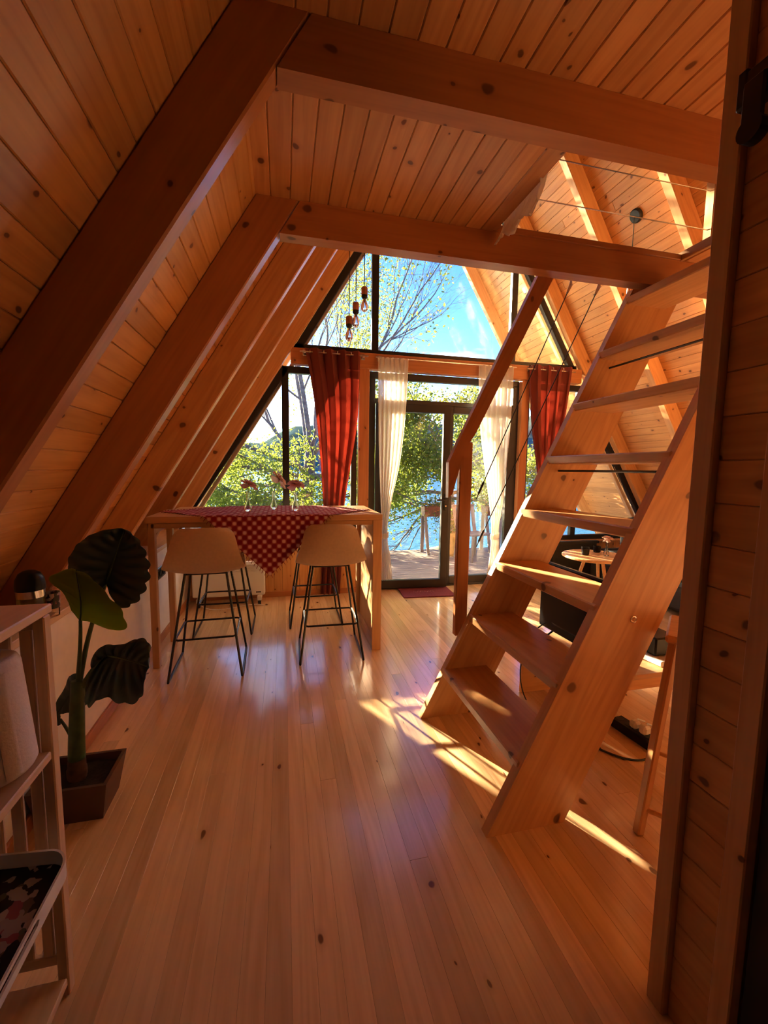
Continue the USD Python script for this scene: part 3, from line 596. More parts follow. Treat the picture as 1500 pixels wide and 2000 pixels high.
# ------------------------------------------------------------------ curtains and rods
def rod(x0, x1, lab):
    r = thing('curtain_rod', lab, 'curtain rod', (0, 4.565, 2.60))
    obj('tube', tube([(x0, 0, 0), (x1, 0, 0)], 0.008, 10), 'chrome', r)
    for x in (x0 + .05, x1 - .05): obj('bracket', cat(bx(x - .012, x + .012, 0.002, 0.052, -0.012, 0.012), bx(x - .02, x + .02, 0.046, 0.054, -0.03, 0.03)), 'chrome', r)
    return r
rod(0.18, 0.90, 'short metal curtain rod over the left window'); rod(0.98, 2.66, 'long metal curtain rod over the glass door'); rod(2.80, 3.45, 'short metal curtain rod over the right window')
def curtain(name, lab, cat_, stops, z0, z1, n, amp, mat, ydepth=4.565, rings=False, tie=None, seed=1, group=None):
    """stops: (z, x left, x right) from the top down; the panel is pleated between them."""
    c = thing(name, lab, cat_, (0, ydepth, 0), 0, group)
    S = np.array(sorted(stops)); r = random.Random(seed); ph = [r.uniform(0, 6.28) for _ in range(6)]
    from scipy.interpolate import PchipInterpolator
    fl_, fr_ = PchipInterpolator(S[:, 0], S[:, 1]), PchipInterpolator(S[:, 0], S[:, 2]); wmax = (S[:, 2] - S[:, 1]).max()
    def f(u, v):
        z = z1 + (z0 - z1) * v; a, b = float(fl_(z)), float(fr_(z)); w = b - a
        squeeze = min(1.0, w / wmax)
        x = a + w * u + 0.10 * w / n * math.sin(2 * math.pi * n * u * 2 + ph[0])
        A = amp * (0.45 + 0.55 * squeeze) * (1 + 0.25 * math.sin(3.1 * u + 2 * v + ph[1]))
        y = A * math.sin(2 * math.pi * n * u + 0.35 * math.sin(4 * v + ph[2])) + 0.3 * A * math.sin(2 * math.pi * n * 2.1 * u + 2.0 * v + ph[3]) * min(1, v * 3)
        return (x, y, z)
    obj('panel', grid(n * 14 + 1, 46, f, 0.0018)[0], mat, c, smooth=60)
    if rings:
        for k in range(2 * n):
            u = (k + 0.5) / (2 * n); p = f(u, 0.012)
            obj('ring', trimesh.creation.torus(0.021, 0.0035, 16, 8).apply_transform(trimesh.transformations.rotation_matrix(math.pi / 2, (0, 1, 0))).apply_translation((p[0], 0, z1 - 0.035)), 'chrome', c)
    if tie:
        z, a, b = tie
        def g2(u, v):
            th = 2 * math.pi * u; rx = (b - a) / 2 + 0.012; return ((a + b) / 2 + rx * math.cos(th), 0.045 * math.sin(th), z - 0.03 + 0.06 * v + 0.012 * math.cos(th))
        obj('tie_band', grid(25, 4, g2, 0.004)[0], mat, c, smooth=60)
    return c
curtain('red_curtain', 'deep red grommet curtain gathered at the left window', 'curtain', [(2.64, .235, .815), (2.0, .345, .795), (1.4, .40, .71), (1.02, .42, .65), (0.8, .435, .63), (0.4, .40, .62), (0.02, .385, .60)], 0.02, 2.64, 4, 0.042, 'redcurtain', rings=True, seed=2)
curtain('red_curtain', 'deep red grommet curtain at the right window behind the stairs', 'curtain', [(2.65, 2.83, 3.40), (2.0, 2.89, 3.32), (1.4, 3.0, 3.22), (1.0, 3.05, 3.18), (0.02, 3.03, 3.2)], 0.02, 2.65, 4, 0.042, 'redcurtain', rings=True, seed=3)
curtain('sheer_curtain', 'white sheer curtain left of the glass door', 'curtain', [(2.60, 1.01, 1.34), (2.0, 1.02, 1.32), (1.5, 1.035, 1.27), (1.0, 1.06, 1.17), (0.72, 1.07, 1.135), (0.6, 1.075, 1.14), (0.4, 1.07, 1.175), (0.15, 1.065, 1.2)], 0.15, 2.60, 6, 0.022, 'sheer', tie=(0.66, 1.075, 1.135), seed=5)
curtain('sheer_curtain', 'white sheer curtain right of the glass door, behind the handrail', 'curtain', [(2.60, 2.19, 2.62), (2.0, 2.22, 2.61), (1.5, 2.29, 2.58), (1.0, 2.38, 2.55), (0.68, 2.42, 2.51), (0.55, 2.42, 2.52), (0.15, 2.38, 2.55)], 0.15, 2.60, 6, 0.022, 'sheer', tie=(0.62, 2.425, 2.505), seed=6)

# ------------------------------------------------------------------ pendant bulbs and the loft lamp
for k, (u, v, w) in enumerate(((712, 570, 'highest, nearest the mullion'), (695, 600, 'middle one'), (682, 627, 'lowest, leftmost'))):
    p = at(u, v, y=3.4); zt = (p[0] - XL + 0.19) * K - 0.02
    L = thing('pendant_bulb', f'bare filament bulb with wooden socket on a cord, {w}', 'pendant lamp', p, 0, 'three hanging filament bulbs')
    obj('cord', tube([(0, 0, 0.03), (0, 0, zt - p[2])], 0.003, 6), 'gasket', L)
    obj('ceiling_cup', lathe([(0, 0), (0.03, 0), (0.03, 0.02), (0, 0.02)], 16).apply_translation((0, 0, zt - p[2] - 0.02)), 'gasket', L)
    obj('socket', lathe([(0, 0.034), (0.022, 0.034), (0.026, 0.026), (0.026, -0.022), (0.02, -0.028), (0, -0.028)], 8), 'copper', L)
    obj('collar', lathe([(0, -0.026), (0.024, -0.026), (0.024, -0.04), (0.016, -0.052), (0, -0.052)], 16), 'gasket', L)
    obj('bulb', lathe([(0.0115, -0.05), (0.013, -0.062), (0.026, -0.095), (0.03, -0.118), (0.025, -0.138), (0.013, -0.150), (0, -0.153)], 18), 'glass', L, smooth=50)
    obj('filament', tube([(-0.008, 0, -.06), (-0.012, 0, -.12), (-.004, .004, -.075), (0, .006, -.122), (.004, 0, -.075), (.012, 0, -.12), (.008, 0, -.06)], 0.0012, 5), 'filament', L)
zc = 3.70
pc = np.array([xr(zc, 0.19), 3.403, zc]) + NR * 0.002
L = thing('pendant_lamp', 'round black ceiling rose on the right roof slope with a thin cord', 'pendant lamp', pc)
ex = np.cross([0, 1.0, 0], NR); m = lathe([(0, 0.028), (0.05, 0.028), (0.06, 0.018), (0.06, 0), (0, 0)], 28)
obj('ceiling_rose', m, 'steel', L, smooth=40, xf=mat4(np.cross([0, 1, 0], NR), (0, 1, 0), NR, (0, 0, 0)))
obj('cord', tube([NR * 0.025, NR * 0.03 + [0, 0, -.02], NR * 0.03 + [0, 0, -0.62]], 0.0035, 6), 'gasket', L)
obj('socket', lathe([(0, -.60), (0.022, -.60), (0.024, -.66), (0.018, -.68), (0, -.68)], 12).apply_translation(NR * 0.03), 'copper', L)
obj('bulb', lathe([(0.012, -.68), (0.028, -.72), (0.03, -.75), (0.015, -.78), (0, -.785)], 16).apply_translation(NR * 0.03), 'glass', L, smooth=50)
zc = 3.74; pc = np.array([xr(zc, 0.19), 5.18, zc]) + NR * 0.001
L = thing('spotlight', 'small round lit spotlight in the boarded eave outside', 'spotlight', mat=mat4(np.cross([0, 1, 0], NR), (0, 1, 0), NR, pc))
obj('bezel', lathe([(0.028, 0), (0.04, 0), (0.04, 0.006), (0.03, 0.01), (0.028, 0.006)], 20), 'chrome', L); obj('lens', lathe([(0, 0.0), (0.028, 0.0), (0.027, 0.006), (0, 0.006)], 20), 'glow', L)

# ------------------------------------------------------------------ slatted shelf on the left with towel roll and tray
sh = thing('slatted_shelf', 'narrow bamboo shelf rack with slatted end on the left edge', 'shelf')
SXR, SXL, SY1, SY0 = -0.565, -0.90, 1.175, 0.28
for x, y in ((SXR - .012, SY1 - .015), (SXL + .012, SY1 - .015), (SXR - .012, SY0), (SXL + .012, SY0)):
    bar('post', (x, y, 0), (x, y, 1.035), 0.026, 0.03, 'shelf', sh, side=(0, 1, 0))
for z in (1.05, 0.685, 0.05):
    bar('shelf_board', ((SXR + SXL) / 2, SY0 - .02, z), ((SXR + SXL) / 2, SY1 - (0 if z > 1 else 0.034), z), SXR - SXL + (0.012 if z > 1 else 0), 0.022, 'shelf', sh, side=(0, 0, 1))
for z in (0.10, 1.015): bar('end_rail', (SXL + .03, SY1 - .012, z), (SXR - .026, SY1 - .012, z), 0.03, 0.016, 'shelf', sh, side=(0, 1, 0))
for k in range(7):
    x = SXR - 0.047 - k * 0.0455
    bar('slat', (x, SY1 - .012, 0.112), (x, SY1 - .012, 1.003), 0.027, 0.012, 'shelf', sh, side=(0, 1, 0))
pr_ = thing('paper_towel_roll', 'thick roll of white kitchen paper on the middle shelf', 'paper towel', mat=mat4((0.9962, 0, 0.0872), (0, 1, 0), (-0.0872, 0, 0.9962), (-0.648, 1.066, 0.7045)))
obj('paper', lathe([(0.022, 0.0), (0.079, 0.0), (0.085, 0.01), (0.085, 0.243), (0.080, 0.257), (0.070, 0.263), (0.022, 0.26), (0.022, 0.0)], 48), 'paper', pr_, smooth=50)
obj('core', lathe([(0.0185, 0.003), (0.0215, 0.003), (0.0215, 0.257), (0.0185, 0.257), (0.0185, 0.003)], 24), 'card', pr_, smooth=50)
obj('loose_end', grid(6, 8, lambda u, v: (0.0862 * math.cos(-0.75 + .35 * u) + .002 * u, 0.0862 * math.sin(-0.75 + .35 * u), 0.01 + 0.232 * v), 0.002)[0], 'paper', pr_, smooth=True)
# tray with rounded rim, hand slots and a printed base, leaning across the low shelf
TRM = trimesh.transformations
c0 = np.array([-0.655, 0.885, 0.395])
ey = np.array([0.045, 1.0, 0.13]); ey /= np.linalg.norm(ey); ez = np.array([0.05, -0.10, 1.0]); ez -= ey * ez.dot(ey); ez /= np.linalg.norm(ez); ex = np.cross(ey, ez)
tr = thing('serving_tray', 'white rimmed serving tray with a busy patchwork print leaning on the shelf', 'tray', mat=mat4(ex, ey, ez, c0))
from shapely.geometry import box as sbox
TW, TL_ = 0.26, 0.46
o_ = sbox(-TW / 2 + .05, -TL_ / 2 + .05, TW / 2 - .05, TL_ / 2 - .05).buffer(0.05, 12); i_ = o_.buffer(-0.005)
rim = trimesh.creation.extrude_polygon(o_.difference(i_), 0.045)
slot = cbox(0.05, 0.17, 0.016, 0.007, (TW / 2, 0.0, 0.028)); slot2 = cbox(0.05, 0.17, 0.016, 0.007, (-TW / 2, 0.0, 0.028))
try:
    rim = trimesh.boolean.difference([rim, slot, slot2], engine='manifold')
except Exception: pass
obj('rim', rim, 'plasticwhite', tr, smooth=35)
obj('base', trimesh.creation.extrude_polygon(i_, 0.004), 'trayprint', tr)

# ------------------------------------------------------------------ jar and glass on the ledge
zl = 0.768
j = thing('storage_jar', 'green glass jar with a domed black lid on the left ledge', 'jar', (-1.0, 1.95, zl))
obj('glass_body', lathe([(0, 0), (0.042, 0), (0.046, 0.006), (0.046, 0.10), (0, 0.10)], 28), 'green_glass', j, smooth=40)
obj('metal_band', lathe([(0.0, 0.10), (0.0475, 0.10), (0.0475, 0.13), (0.0, 0.13)], 28), 'chrome', j, smooth=40)
obj('lid', lathe([(0, 0.13), (0.05, 0.13), (0.051, 0.145), (0.047, 0.175), (0.036, 0.197), (0.018, 0.208), (0, 0.21)], 28), 'tv', j, smooth=50)
j = thing('drinking_glass', 'patterned drinking glass on the ledge beside the jar', 'glass', (-0.955, 2.0, zl))
obj('glass_wall', lathe([(0, 0), (0.028, 0), (0.034, 0.12), (0.0315, 0.12), (0.026, 0.006), (0, 0.006)], 24), 'glass', j, smooth=40)
obj('printed_band', lathe([(0.0298, 0.035), (0.0335, 0.10), (0.0340, 0.10), (0.0303, 0.035), (0.0298, 0.035)], 24), 'trayprint', j, smooth=40)
# socket strip on the knee wall under the table
s = thing('wall_socket', 'black double wall socket plate on the white knee wall', 'socket', (-0.966, 3.62, 0.555))
obj('plate', cbox(0.012, 0.30, 0.095, 0.004), 'steel', s)
for yy in (-0.085, 0.0, 0.085): obj('insert', lathe([(0, 0), (0.028, 0), (0.030, 0.006), (0.026, 0.0062), (0.024, 0.002), (0, 0.002)], 20).apply_transform(TRM.rotation_matrix(math.pi / 2, (0, 1, 0))).apply_translation((0.0055, yy, 0)), 'gasket', s)

# ------------------------------------------------------------------ alocasia in a square pot
pl = thing('potted_plant', 'elephant ear plant with huge ribbed leaves in a square brown pot', 'plant')
PX0, PX1, PY0, PY1, PZ = -0.96, -0.685, 1.735, 1.96, 0.16
def frustum(x0, x1, y0, y1, z0, z1, t):
    return [(x0 + t, y0 + t, z0), (x1 - t, y0 + t, z0), (x1 - t, y1 - t, z0), (x0 + t, y1 - t, z0), (x0, y0, z1), (x1, y0, z1), (x1, y1, z1), (x0, y1, z1)]
outer = trimesh.Trimesh(np.array(frustum(PX0, PX1, PY0, PY1, 0.0, PZ, 0.028)), process=False).convex_hull
inner = trimesh.Trimesh(np.array(frustum(PX0 + .01, PX1 - .01, PY0 + .01, PY1 - .01, 0.02, PZ + .02, 0.03)), process=False).convex_hull
obj('pot', trimesh.boolean.difference([outer, inner], engine='manifold'), 'pot', pl)
obj('soil', grid(16, 16, lambda u, v: (PX0 + .02 + (PX1 - PX0 - .04) * u, PY0 + .02 + (PY1 - PY0 - .04) * v, PZ - 0.045 + 0.006 * math.sin(9 * u + 5 * v) * math.sin(11 * v)), 0.03)[0], 'soil', pl, smooth=True)
PYc = 1.85
A = lambda u, v, y=1.80: at(u, v, y=y)
sb = A(152, 1545, PYc); sb[2] = PZ - 0.05
obj('root_bulb', tube(smooth_path([sb, A(151, 1520, PYc), A(150, 1490, PYc), A(150, 1470, PYc)], 5), [.034] * 4 + [.036] * 4 + [.032] * 4 + [.028] * 4, 14), 'root', pl, smooth=True)
obj('trunk', tube(smooth_path([A(150, 1480, PYc), A(150, 1430, PYc), A(151, 1380, PYc), A(152, 1330, PYc)], 5), np.linspace(.031, .024, 16), 14), 'stem', pl, smooth=True)
def petiole(pts, r0, r1, parent):
    q = smooth_path(pts, 6); obj('petiole', tube(q, np.linspace(r0, r1, len(q)), 9), 'stem', parent, smooth=True)
def lofted_leaf(mid, left, right, mat, ribs=7, amp=0.007, cup=0.0, nrm=(0, -1, 0.2), thick=0.0016, wave=0.004):
    """A leaf blade lofted from its outline curves on either side of the midrib."""
    mid, left, right = (smooth_path(p, 12) for p in (mid, left, right)); n = 60
    res = lambda p: np.array([np.interp(np.linspace(0, 1, n), np.linspace(0, 1, len(p)), p[:, k]) for k in range(3)]).T
    mid, left, right = res(mid), res(left), res(right); nrm = np.array(nrm, float); nrm /= np.linalg.norm(nrm)
    def f(u, v):
        i = min(n - 1, int(round(u * (n - 1)))); s = (v - 0.5) * 2; e = right[i] if s > 0 else left[i]; a = abs(s)
        e = e + (e - mid[i]) * 0.07 * (abs(math.sin(math.pi * ribs * u)) - 0.6); p = mid[i] * (1 - a) + e * a
        rib = abs(math.sin(math.pi * ribs * (u - 0.16 * a))) ** 0.6
        off = amp * rib * min(1, a * 2.5) * min(1, (1 - a) * 4 + 0.35) + cup * a * a - 0.004 * (a < 0.06) + wave * a ** 3 * math.sin(2 * math.pi * ribs * u + (1 if s > 0 else 2))
        return p + nrm * off
    return grid(n, 25, f, thick)[0]
L1 = obj('leaf', lofted_leaf([A(207, 1140, 1.86), A(219, 1105, 1.85), A(231, 1068, 1.84), A(243, 1034, 1.83)],
    [A(241, 1192, 1.80) * 0 + A(196, 1172, 1.83), A(158, 1150, 1.83), A(139, 1115, 1.84), A(147, 1078, 1.85), A(178, 1048, 1.85), A(215, 1035, 1.84), A(243, 1033, 1.83)],
    [A(236, 1186, 1.80), A(262, 1180, 1.80), A(287, 1150, 1.79), A(296, 1112, 1.79), A(286, 1075, 1.80), A(268, 1048, 1.82), A(244, 1033, 1.83)], 'leafdark', ribs=8, amp=0.022, cup=0.02, wave=0.010), 'leafdark', pl, smooth=True, label='largest glossy near black leaf, upright')
petiole([A(152, 1350, PYc), A(163, 1290, PYc), A(178, 1225, PYc), A(198, 1165, 1.86), A(207, 1140, 1.862)], .011, .006, pl)
L2 = obj('leaf', lofted_leaf([A(156, 1212, 1.80), A(158, 1180, 1.78), A(154, 1148, 1.77), A(148, 1116, 1.77)],
    [A(152, 1208, 1.79), A(133, 1182, 1.76), A(112, 1150, 1.74), A(93, 1131, 1.73), A(108, 1119, 1.74), A(147, 1114, 1.77)],
    [A(186, 1214, 1.78), A(228, 1232, 1.74), A(243, 1226, 1.73), A(242, 1205, 1.73), A(215, 1170, 1.74), A(178, 1130, 1.75), A(149, 1115, 1.77)], 'leafgreen', ribs=5, amp=0.003, cup=-0.01), 'leafgreen', pl, smooth=True, label='light green backlit leaf')
petiole([A(152, 1345, PYc), A(155, 1290, 1.83), A(157, 1250, 1.81), A(157, 1212, 1.80)], .009, .006, pl)
L3 = obj('leaf', lofted_leaf([A(208, 1280, 1.82), A(232, 1285, 1.78), A(262, 1293, 1.75), A(292, 1304, 1.73)],
    [A(185, 1312, 1.80), A(172, 1340, 1.79), A(176, 1380, 1.77), A(205, 1362, 1.75), A(235, 1372, 1.73), A(275, 1366, 1.72), A(284, 1335, 1.72), A(293, 1306, 1.73)],
    [A(183, 1308, 1.82), A(190, 1275, 1.83), A(206, 1262, 1.83), A(240, 1260, 1.81), A(280, 1248, 1.79), A(294, 1258, 1.77), A(295, 1280, 1.75), A(294, 1303, 1.73)], 'leafdark', ribs=8, amp=0.022, cup=0.02, nrm=(0.1, -0.9, 0.45), wave=0.006), 'leafdark', pl, smooth=True, label='drooping dark ribbed leaf')
petiole([A(152, 1400, PYc), A(160, 1345, PYc), A(178, 1312, 1.84), A(208, 1281, 1.822)], .012, .007, pl)
def midrib(leaf_, pts, r, m):
    q = smooth_path(pts, 6); obj('midrib', tube(q, np.linspace(r, r * .35, len(q)), 7), m, leaf_, smooth=True)
midrib(L1, [A(207, 1140, 1.847), A(219, 1105, 1.837), A(231, 1068, 1.827), A(243, 1036, 1.818)], .0035, 'stem')
midrib(L3, [A(208, 1280, 1.808), A(232, 1285, 1.768), A(262, 1293, 1.738), A(290, 1303, 1.718)], .0035, 'stem')
midrib(L2, [A(156, 1212, 1.797), A(158, 1180, 1.776), A(154, 1148, 1.765), A(148, 1118, 1.765)], .003, 'leafdark')
L4 = obj('leaf', lofted_leaf([A(160, 1330, 1.90), A(146, 1345, 1.92), A(130, 1368, 1.93), A(112, 1395, 1.94)],
    [A(160, 1318, 1.90), A(135, 1322, 1.93), A(126, 1345, 1.95), A(112, 1368, 1.95), A(110, 1394, 1.94)],
    [A(178, 1336, 1.88), A(172, 1372, 1.88), A(160, 1385, 1.89), A(134, 1392, 1.91), A(114, 1397, 1.94)], 'leafdark', ribs=5, amp=0.006), 'leafdark', pl, smooth=True)
petiole([A(151, 1420, PYc), A(152, 1370, 1.87), A(160, 1331, 1.90)], .009, .006, pl)
L5 = obj('leaf', lofted_leaf([A(118, 1405, 1.93), A(103, 1390, 1.98), A(88, 1378, 2.02), A(72, 1368, 2.05)],
    [A(122, 1412, 1.92), A(104, 1418, 1.97), A(84, 1408, 2.02), A(71, 1369, 2.05)],
    [A(120, 1398, 1.94), A(106, 1372, 1.99), A(88, 1356, 2.03), A(73, 1366, 2.05)], 'leafdark', ribs=4, amp=0.005), 'leafdark', pl, smooth=True)
petiole([A(150, 1465, PYc), A(140, 1440, 1.88), A(127, 1418, 1.91), A(118, 1405, 1.93)], .009, .005, pl)

# ------------------------------------------------------------------ under and beyond the stairs
cb = thing('low_bench', 'low wooden bench under the stairs carrying the television', 'bench')
CX0, CX1, CY0, CY1, CZ = 1.45, 2.16, 1.70, 2.30, 0.37
obj('top', bx(CX0, CX1, CY0, CY1, CZ - .026, CZ), 'table', cb)
obj('end_panel', bx(CX0, CX1 - .02, CY1 - .03, CY1 - .008, 0.0, CZ - .027), 'wall', cb, label='board end panel facing the stairs')
obj('apron', bx(CX0 + .01, CX1 - .01, CY0 + .01, CY0 + .03, CZ - .085, CZ - .027), 'wall', cb)
for x in (CX0 + .03, CX1 - .03): bar('leg', (x, CY0 + .05, 0), (x, CY0 + .05, CZ - .027), 0.045, 0.03, 'table', cb, side=(0, 1, 0))
tv = thing('television', 'flat black television seen from behind through the stair treads', 'television', (1.62, 1.975, CZ), 2)
obj('screen_housing', cbox(0.035, 0.70, 0.42, 0.008, (0, 0, 0.262)), 'tv', tv)
obj('rear_bulge', cbox(0.05, 0.4, 0.2, 0.02, (-0.03, 0, 0.21)), 'tv', tv)
for yy in (-0.22, 0.22): obj('foot', tube([(-0.09, yy, 0.006), (0, yy, 0.06), (0.09, yy, 0.006)], 0.006, 6), 'tv', tv)
tag(obj('set_top_box', cbox(0.16, 0.16, 0.10, 0.008), 'tv', xf=mat4((1, 0, 0), (0, 1, 0), (0, 0, 1), (2.04, 1.88, CZ + .085))), 'black box on the bench right of the stair stringer', 'box')
bk = thing('white_booklet', 'thin white booklet under the black box on the bench', 'booklet', (2.03, 1.84, CZ), 8)
obj('cover', cbox(0.20, 0.17, 0.028, 0.004, (0, 0, 0.016)), 'plasticwhite', bk)
tag(obj('cable', tube(smooth_path([(1.55, 2.18, CZ + .12), (1.46, 2.22, CZ + .012), (1.438, 2.25, 0.25), (1.43, 2.25, 0.12), (1.44, 2.2, 0.006), (1.5, 1.9, 0.006), (1.55, 1.69, 0.006)], 8), 0.004, 6), 'gasket'), 'thin black cable trailing down the bench end', 'cable')
ps = thing('power_strip', 'black power strip on the floor with white plugs, behind the partition', 'power strip', (1.803, 1.742, 0), 6.6)
obj('housing', cbox(0.085, 0.24, 0.05, 0.008, (0, 0, 0.025)), 'tv', ps)
for yy in (-0.075, -0.02, 0.035, .09): obj('outlet', lathe([(0, 0), (0.02, 0), (0.021, 0.003), (0, 0.003)], 16).apply_translation((0, yy, 0.049)), 'gasket', ps)
for yy, hh in ((-0.055, 0.05), (0.0, 0.042)): tag(obj('plug', cat(cbox(0.05, 0.045, hh, 0.012, (0, 0, hh / 2)), tube([(0, 0, hh * .7), (0.03, 0.01, hh * .9), (0.07, 0.0, hh * .5)], 0.005, 6)), 'plasticwhite', xf=mat4((.993, .115, 0), (-.115, .993, 0), (0, 0, 1), (1.803 - yy * .115, 1.742 + yy * .993, 0.052))), f'white plug in the power strip, {"nearer the stool leg" if yy < -.03 else "towards the stairs"}', 'plug')
tag(obj('extension_cord', tube(smooth_path([(1.80, 1.615, .02), (1.73, 1.58, .006), (1.62, 1.60, .006), (1.55, 1.68, .006), (1.50, 1.75, .006)], 8), 0.005, 6), 'gasket'), 'black power cord curling on the floor from the strip', 'cord')
ws = thing('wooden_stool', 'splayed leg wooden stool half hidden behind the partition', 'stool')
t0 = at(1318, 1255, y=1.27); top = [t0, t0 + [0.16, -0.19, 0], t0 + [0.35, -0.03, 0], t0 + [0.19, 0.16, 0]]
zt = top[0][2]
ft = [at(1246, 1628, z=0.0), None, None, None]; ft[0] = np.array([ft[0][0], ft[0][1], 0.0]); ft[1] = ft[0] + [0.29, -0.345, 0]; ft[2] = ft[0] + [0.635, -0.055, 0]; ft[3] = ft[0] + [0.345, 0.29, 0]
for a, b in zip(ft, top): bar('leg', a + [0, 0, .002], b, 0.032, 0.032, 'stair', ws, side=(0, 1, 0), bev=0.005)
pt = lambda k, z: ft[k] + (top[k] - ft[k]) * z / zt
for a, b, z in ((0, 1, 0.10), (0, 3, 0.235), (3, 2, 0.10), (1, 2, 0.235)): obj('rung', tube([pt(a, z), pt(b, z)], 0.010, 10), 'stair', ws)
obj('seat', cbox(0.31, 0.31, 0.03, 0.008), 'stair', ws, xf=mat4((.643, -.766, 0), (.766, .643, 0), (0, 0, 1), np.mean(top, 0) + [0, 0, 0.016]))
# round side table with a vase, dark sofa with cushions
rt = thing('round_table', 'low round pale wooden table by the black sofa', 'table', (3.09, 3.62, 0.03))
obj('tabletop', lathe([(0, 0.50), (0.30, 0.50), (0.315, 0.508), (0.315, 0.522), (0.305, 0.53), (0, 0.53)], 48), 'table', rt)
for k in range(3):
    a = 2.1 * k + 0.6; obj('leg', tube([(0.10 * math.cos(a), 0.10 * math.sin(a), 0.50), (0.24 * math.cos(a), 0.24 * math.sin(a), 0.0)], [0.018, 0.011], 10).apply_translation((0, 0, -0.03)), 'table', rt)
make_vase('glass bud vase on the low round table', (3.17, 3.56, 0.561), None)
make_flower('pale pink flower in the vase on the low round table', (3.17, 3.56, 0.565), 0.055, 'petal2', (0.0, -0.005), 0.0, 13, h=0.175)
for i, (dx, dy) in enumerate(((-0.10, 0.02), (-0.04, 0.10), (0.12, 0.12))):
    tag(obj('coffee_cup', lathe([(0, 0), (0.028, 0), (0.035, 0.008), (0.038, 0.065), (0.034, 0.065), (0.031, 0.012), (0, 0.01)], 18), 'tv', xf=mat4((1, 0, 0), (0, 1, 0), (0, 0, 1), (3.09 + dx, 3.62 + dy, 0.5605)), smooth=40), ('small black cup at the left on the round table', 'small black cup behind the left one on the round table', 'small black cup right of the vase on the round table')[i], 'cup')
so = thing('sofa', 'black leather sofa in the right front corner', 'sofa')
obj('base', cbox(0.72, 1.9, 0.30, 0.04, (4.10, 3.35, 0.19)), 'darkfab', so)
obj('seat_cushion', cbox(0.66, 0.9, 0.13, 0.04, (4.06, 3.83, 0.405)), 'darkfab', so); obj('seat_cushion', cbox(0.66, 0.9, 0.13, 0.04, (4.06, 2.90, 0.405)), 'darkfab', so)
obj('backrest', cbox(0.18, 1.9, 0.32, 0.05, (4.42, 3.35, 0.50)), 'darkfab', so)
obj('armrest', cbox(0.74, 0.16, 0.44, 0.05, (4.08, 4.38, 0.24)), 'darkfab', so)
sp = thing('fireplace_panel', 'low black panel standing against the front wall by the round table', 'panel', (3.60, 4.58, 0))
obj('panel', cbox(0.62, 0.05, 0.50, 0.01, (0, 0, 0.252)), 'darkfab', sp); obj('frame', cat(bx(-.33, .33, -.035, .03, 0.495, 0.53), bx(-.335, -.30, -.035, .03, 0.0, 0.53)), 'gasket', sp)
cu = thing('cushion', 'dark blue grey cushion propped at the end of the sofa', 'cushion', (4.02, 4.12, 0.475), 20)
def _cu(u, v):
    a, b = 2 * math.pi * u, math.pi * (v - .5); e = lambda c, p: math.copysign(abs(c) ** p, c)
    return (0.21 * e(math.cos(b), .5) * e(math.cos(a), .45), 0.075 * math.sin(b) * 1.0, 0.205 + 0.20 * e(math.cos(b), .5) * e(math.sin(a), .45))
obj('cover', grid(40, 20, _cu)[0], 'greyfab', cu, smooth=True)
# doormat with its faint lettering
dm = thing('doormat', 'dark red doormat with a faint worn pale print in front of the glass door', 'doormat', (1.58, 4.47, 0), -4)
obj('pile', cbox(0.60, 0.36, 0.012, 0.004, (0, 0, 0.007)), 'mat', dm)
wv = [tube([(-0.15 + .012 * k + .02 * i, 0.02 * math.sin(1.7 * k + i) + 0.012 * (i % 2), 0.0135) for k in range(6)], 0.003, 5) for i in (0, 3, 6, 9)]
tag(obj('pale_print', cat(*wv), 'matprint', dm), None, None, None, 'stuff')

# ------------------------------------------------------------------ outside: deck, planters, trees, lake and hills
dk = struct('deck')
y = 4.84; obj('joists', bx(-3.0, 6.0, 4.9, 7.3, -0.30, -0.11), 'deck', dk)
while y < 7.35:
    j = rng.uniform(-1, 4)
    for a, b in ((-3.2, j), (j + .003, 6.2)): bar('deck_board', (a, y + .06, -0.095), (b, y + .06, -0.095), 0.116, 0.026, 'deck', dk, bev=0.003)
    y += 0.122
def planter(lab, c, w, gk):
    p = thing('planter_box', lab, 'planter', c, 0)
    obj('trough', trimesh.boolean.difference([trimesh.Trimesh(np.array(frustum(-w / 2, w / 2, -.11, .11, 0.66, 0.84, 0.02)), process=False).convex_hull, trimesh.Trimesh(np.array(frustum(-w / 2 + .012, w / 2 - .012, -.098, .098, 0.68, 0.86, 0.02)), process=False).convex_hull], engine='manifold'), 'planter', p)
    obj('soil', bx(-w / 2 + .02, w / 2 - .02, -.09, .09, 0.76, 0.80), 'soil', p)
    for sx in (-1, 1):
        bar('leg', (sx * (w / 2 - .03), -0.06, 0.70), (sx * (w / 2 - .03) + .015, -0.24, 0.0), 0.05, 0.03, 'deck', p); bar('leg', (sx * (w / 2 - .03), 0.05, 0.66), (sx * (w / 2 - .03), 0.08, 0.0), 0.06, 0.03, 'deck', p)
    ms, fs = [], []; r = np.random.default_rng(gk)
    for k in range(260):
        b = np.array([r.uniform(-w / 2 + .04, w / 2 - .04), r.uniform(-.08, .08), 0.80]); t = b + [r.normal(0, .10), r.normal(0, .09), abs(r.normal(0.10, .10)) + .01]
        if r.random() < .25: t = b + [r.normal(0, .06), -0.16 - .1 * r.random(), -r.uniform(0, .22)]
        ms.append(leaf_quad(t, r, 0.05)); 
        if k % 4 == 0: fs.append(leaf_quad(t + [0, -.02, .03], r, 0.045))
    tag(obj('foliage', cat(*ms), 'leafbox', p), None, None, None, 'stuff'); tag(obj('blossom', cat(*fs), 'flowerbox', p), None, None, None, 'stuff')
    return p
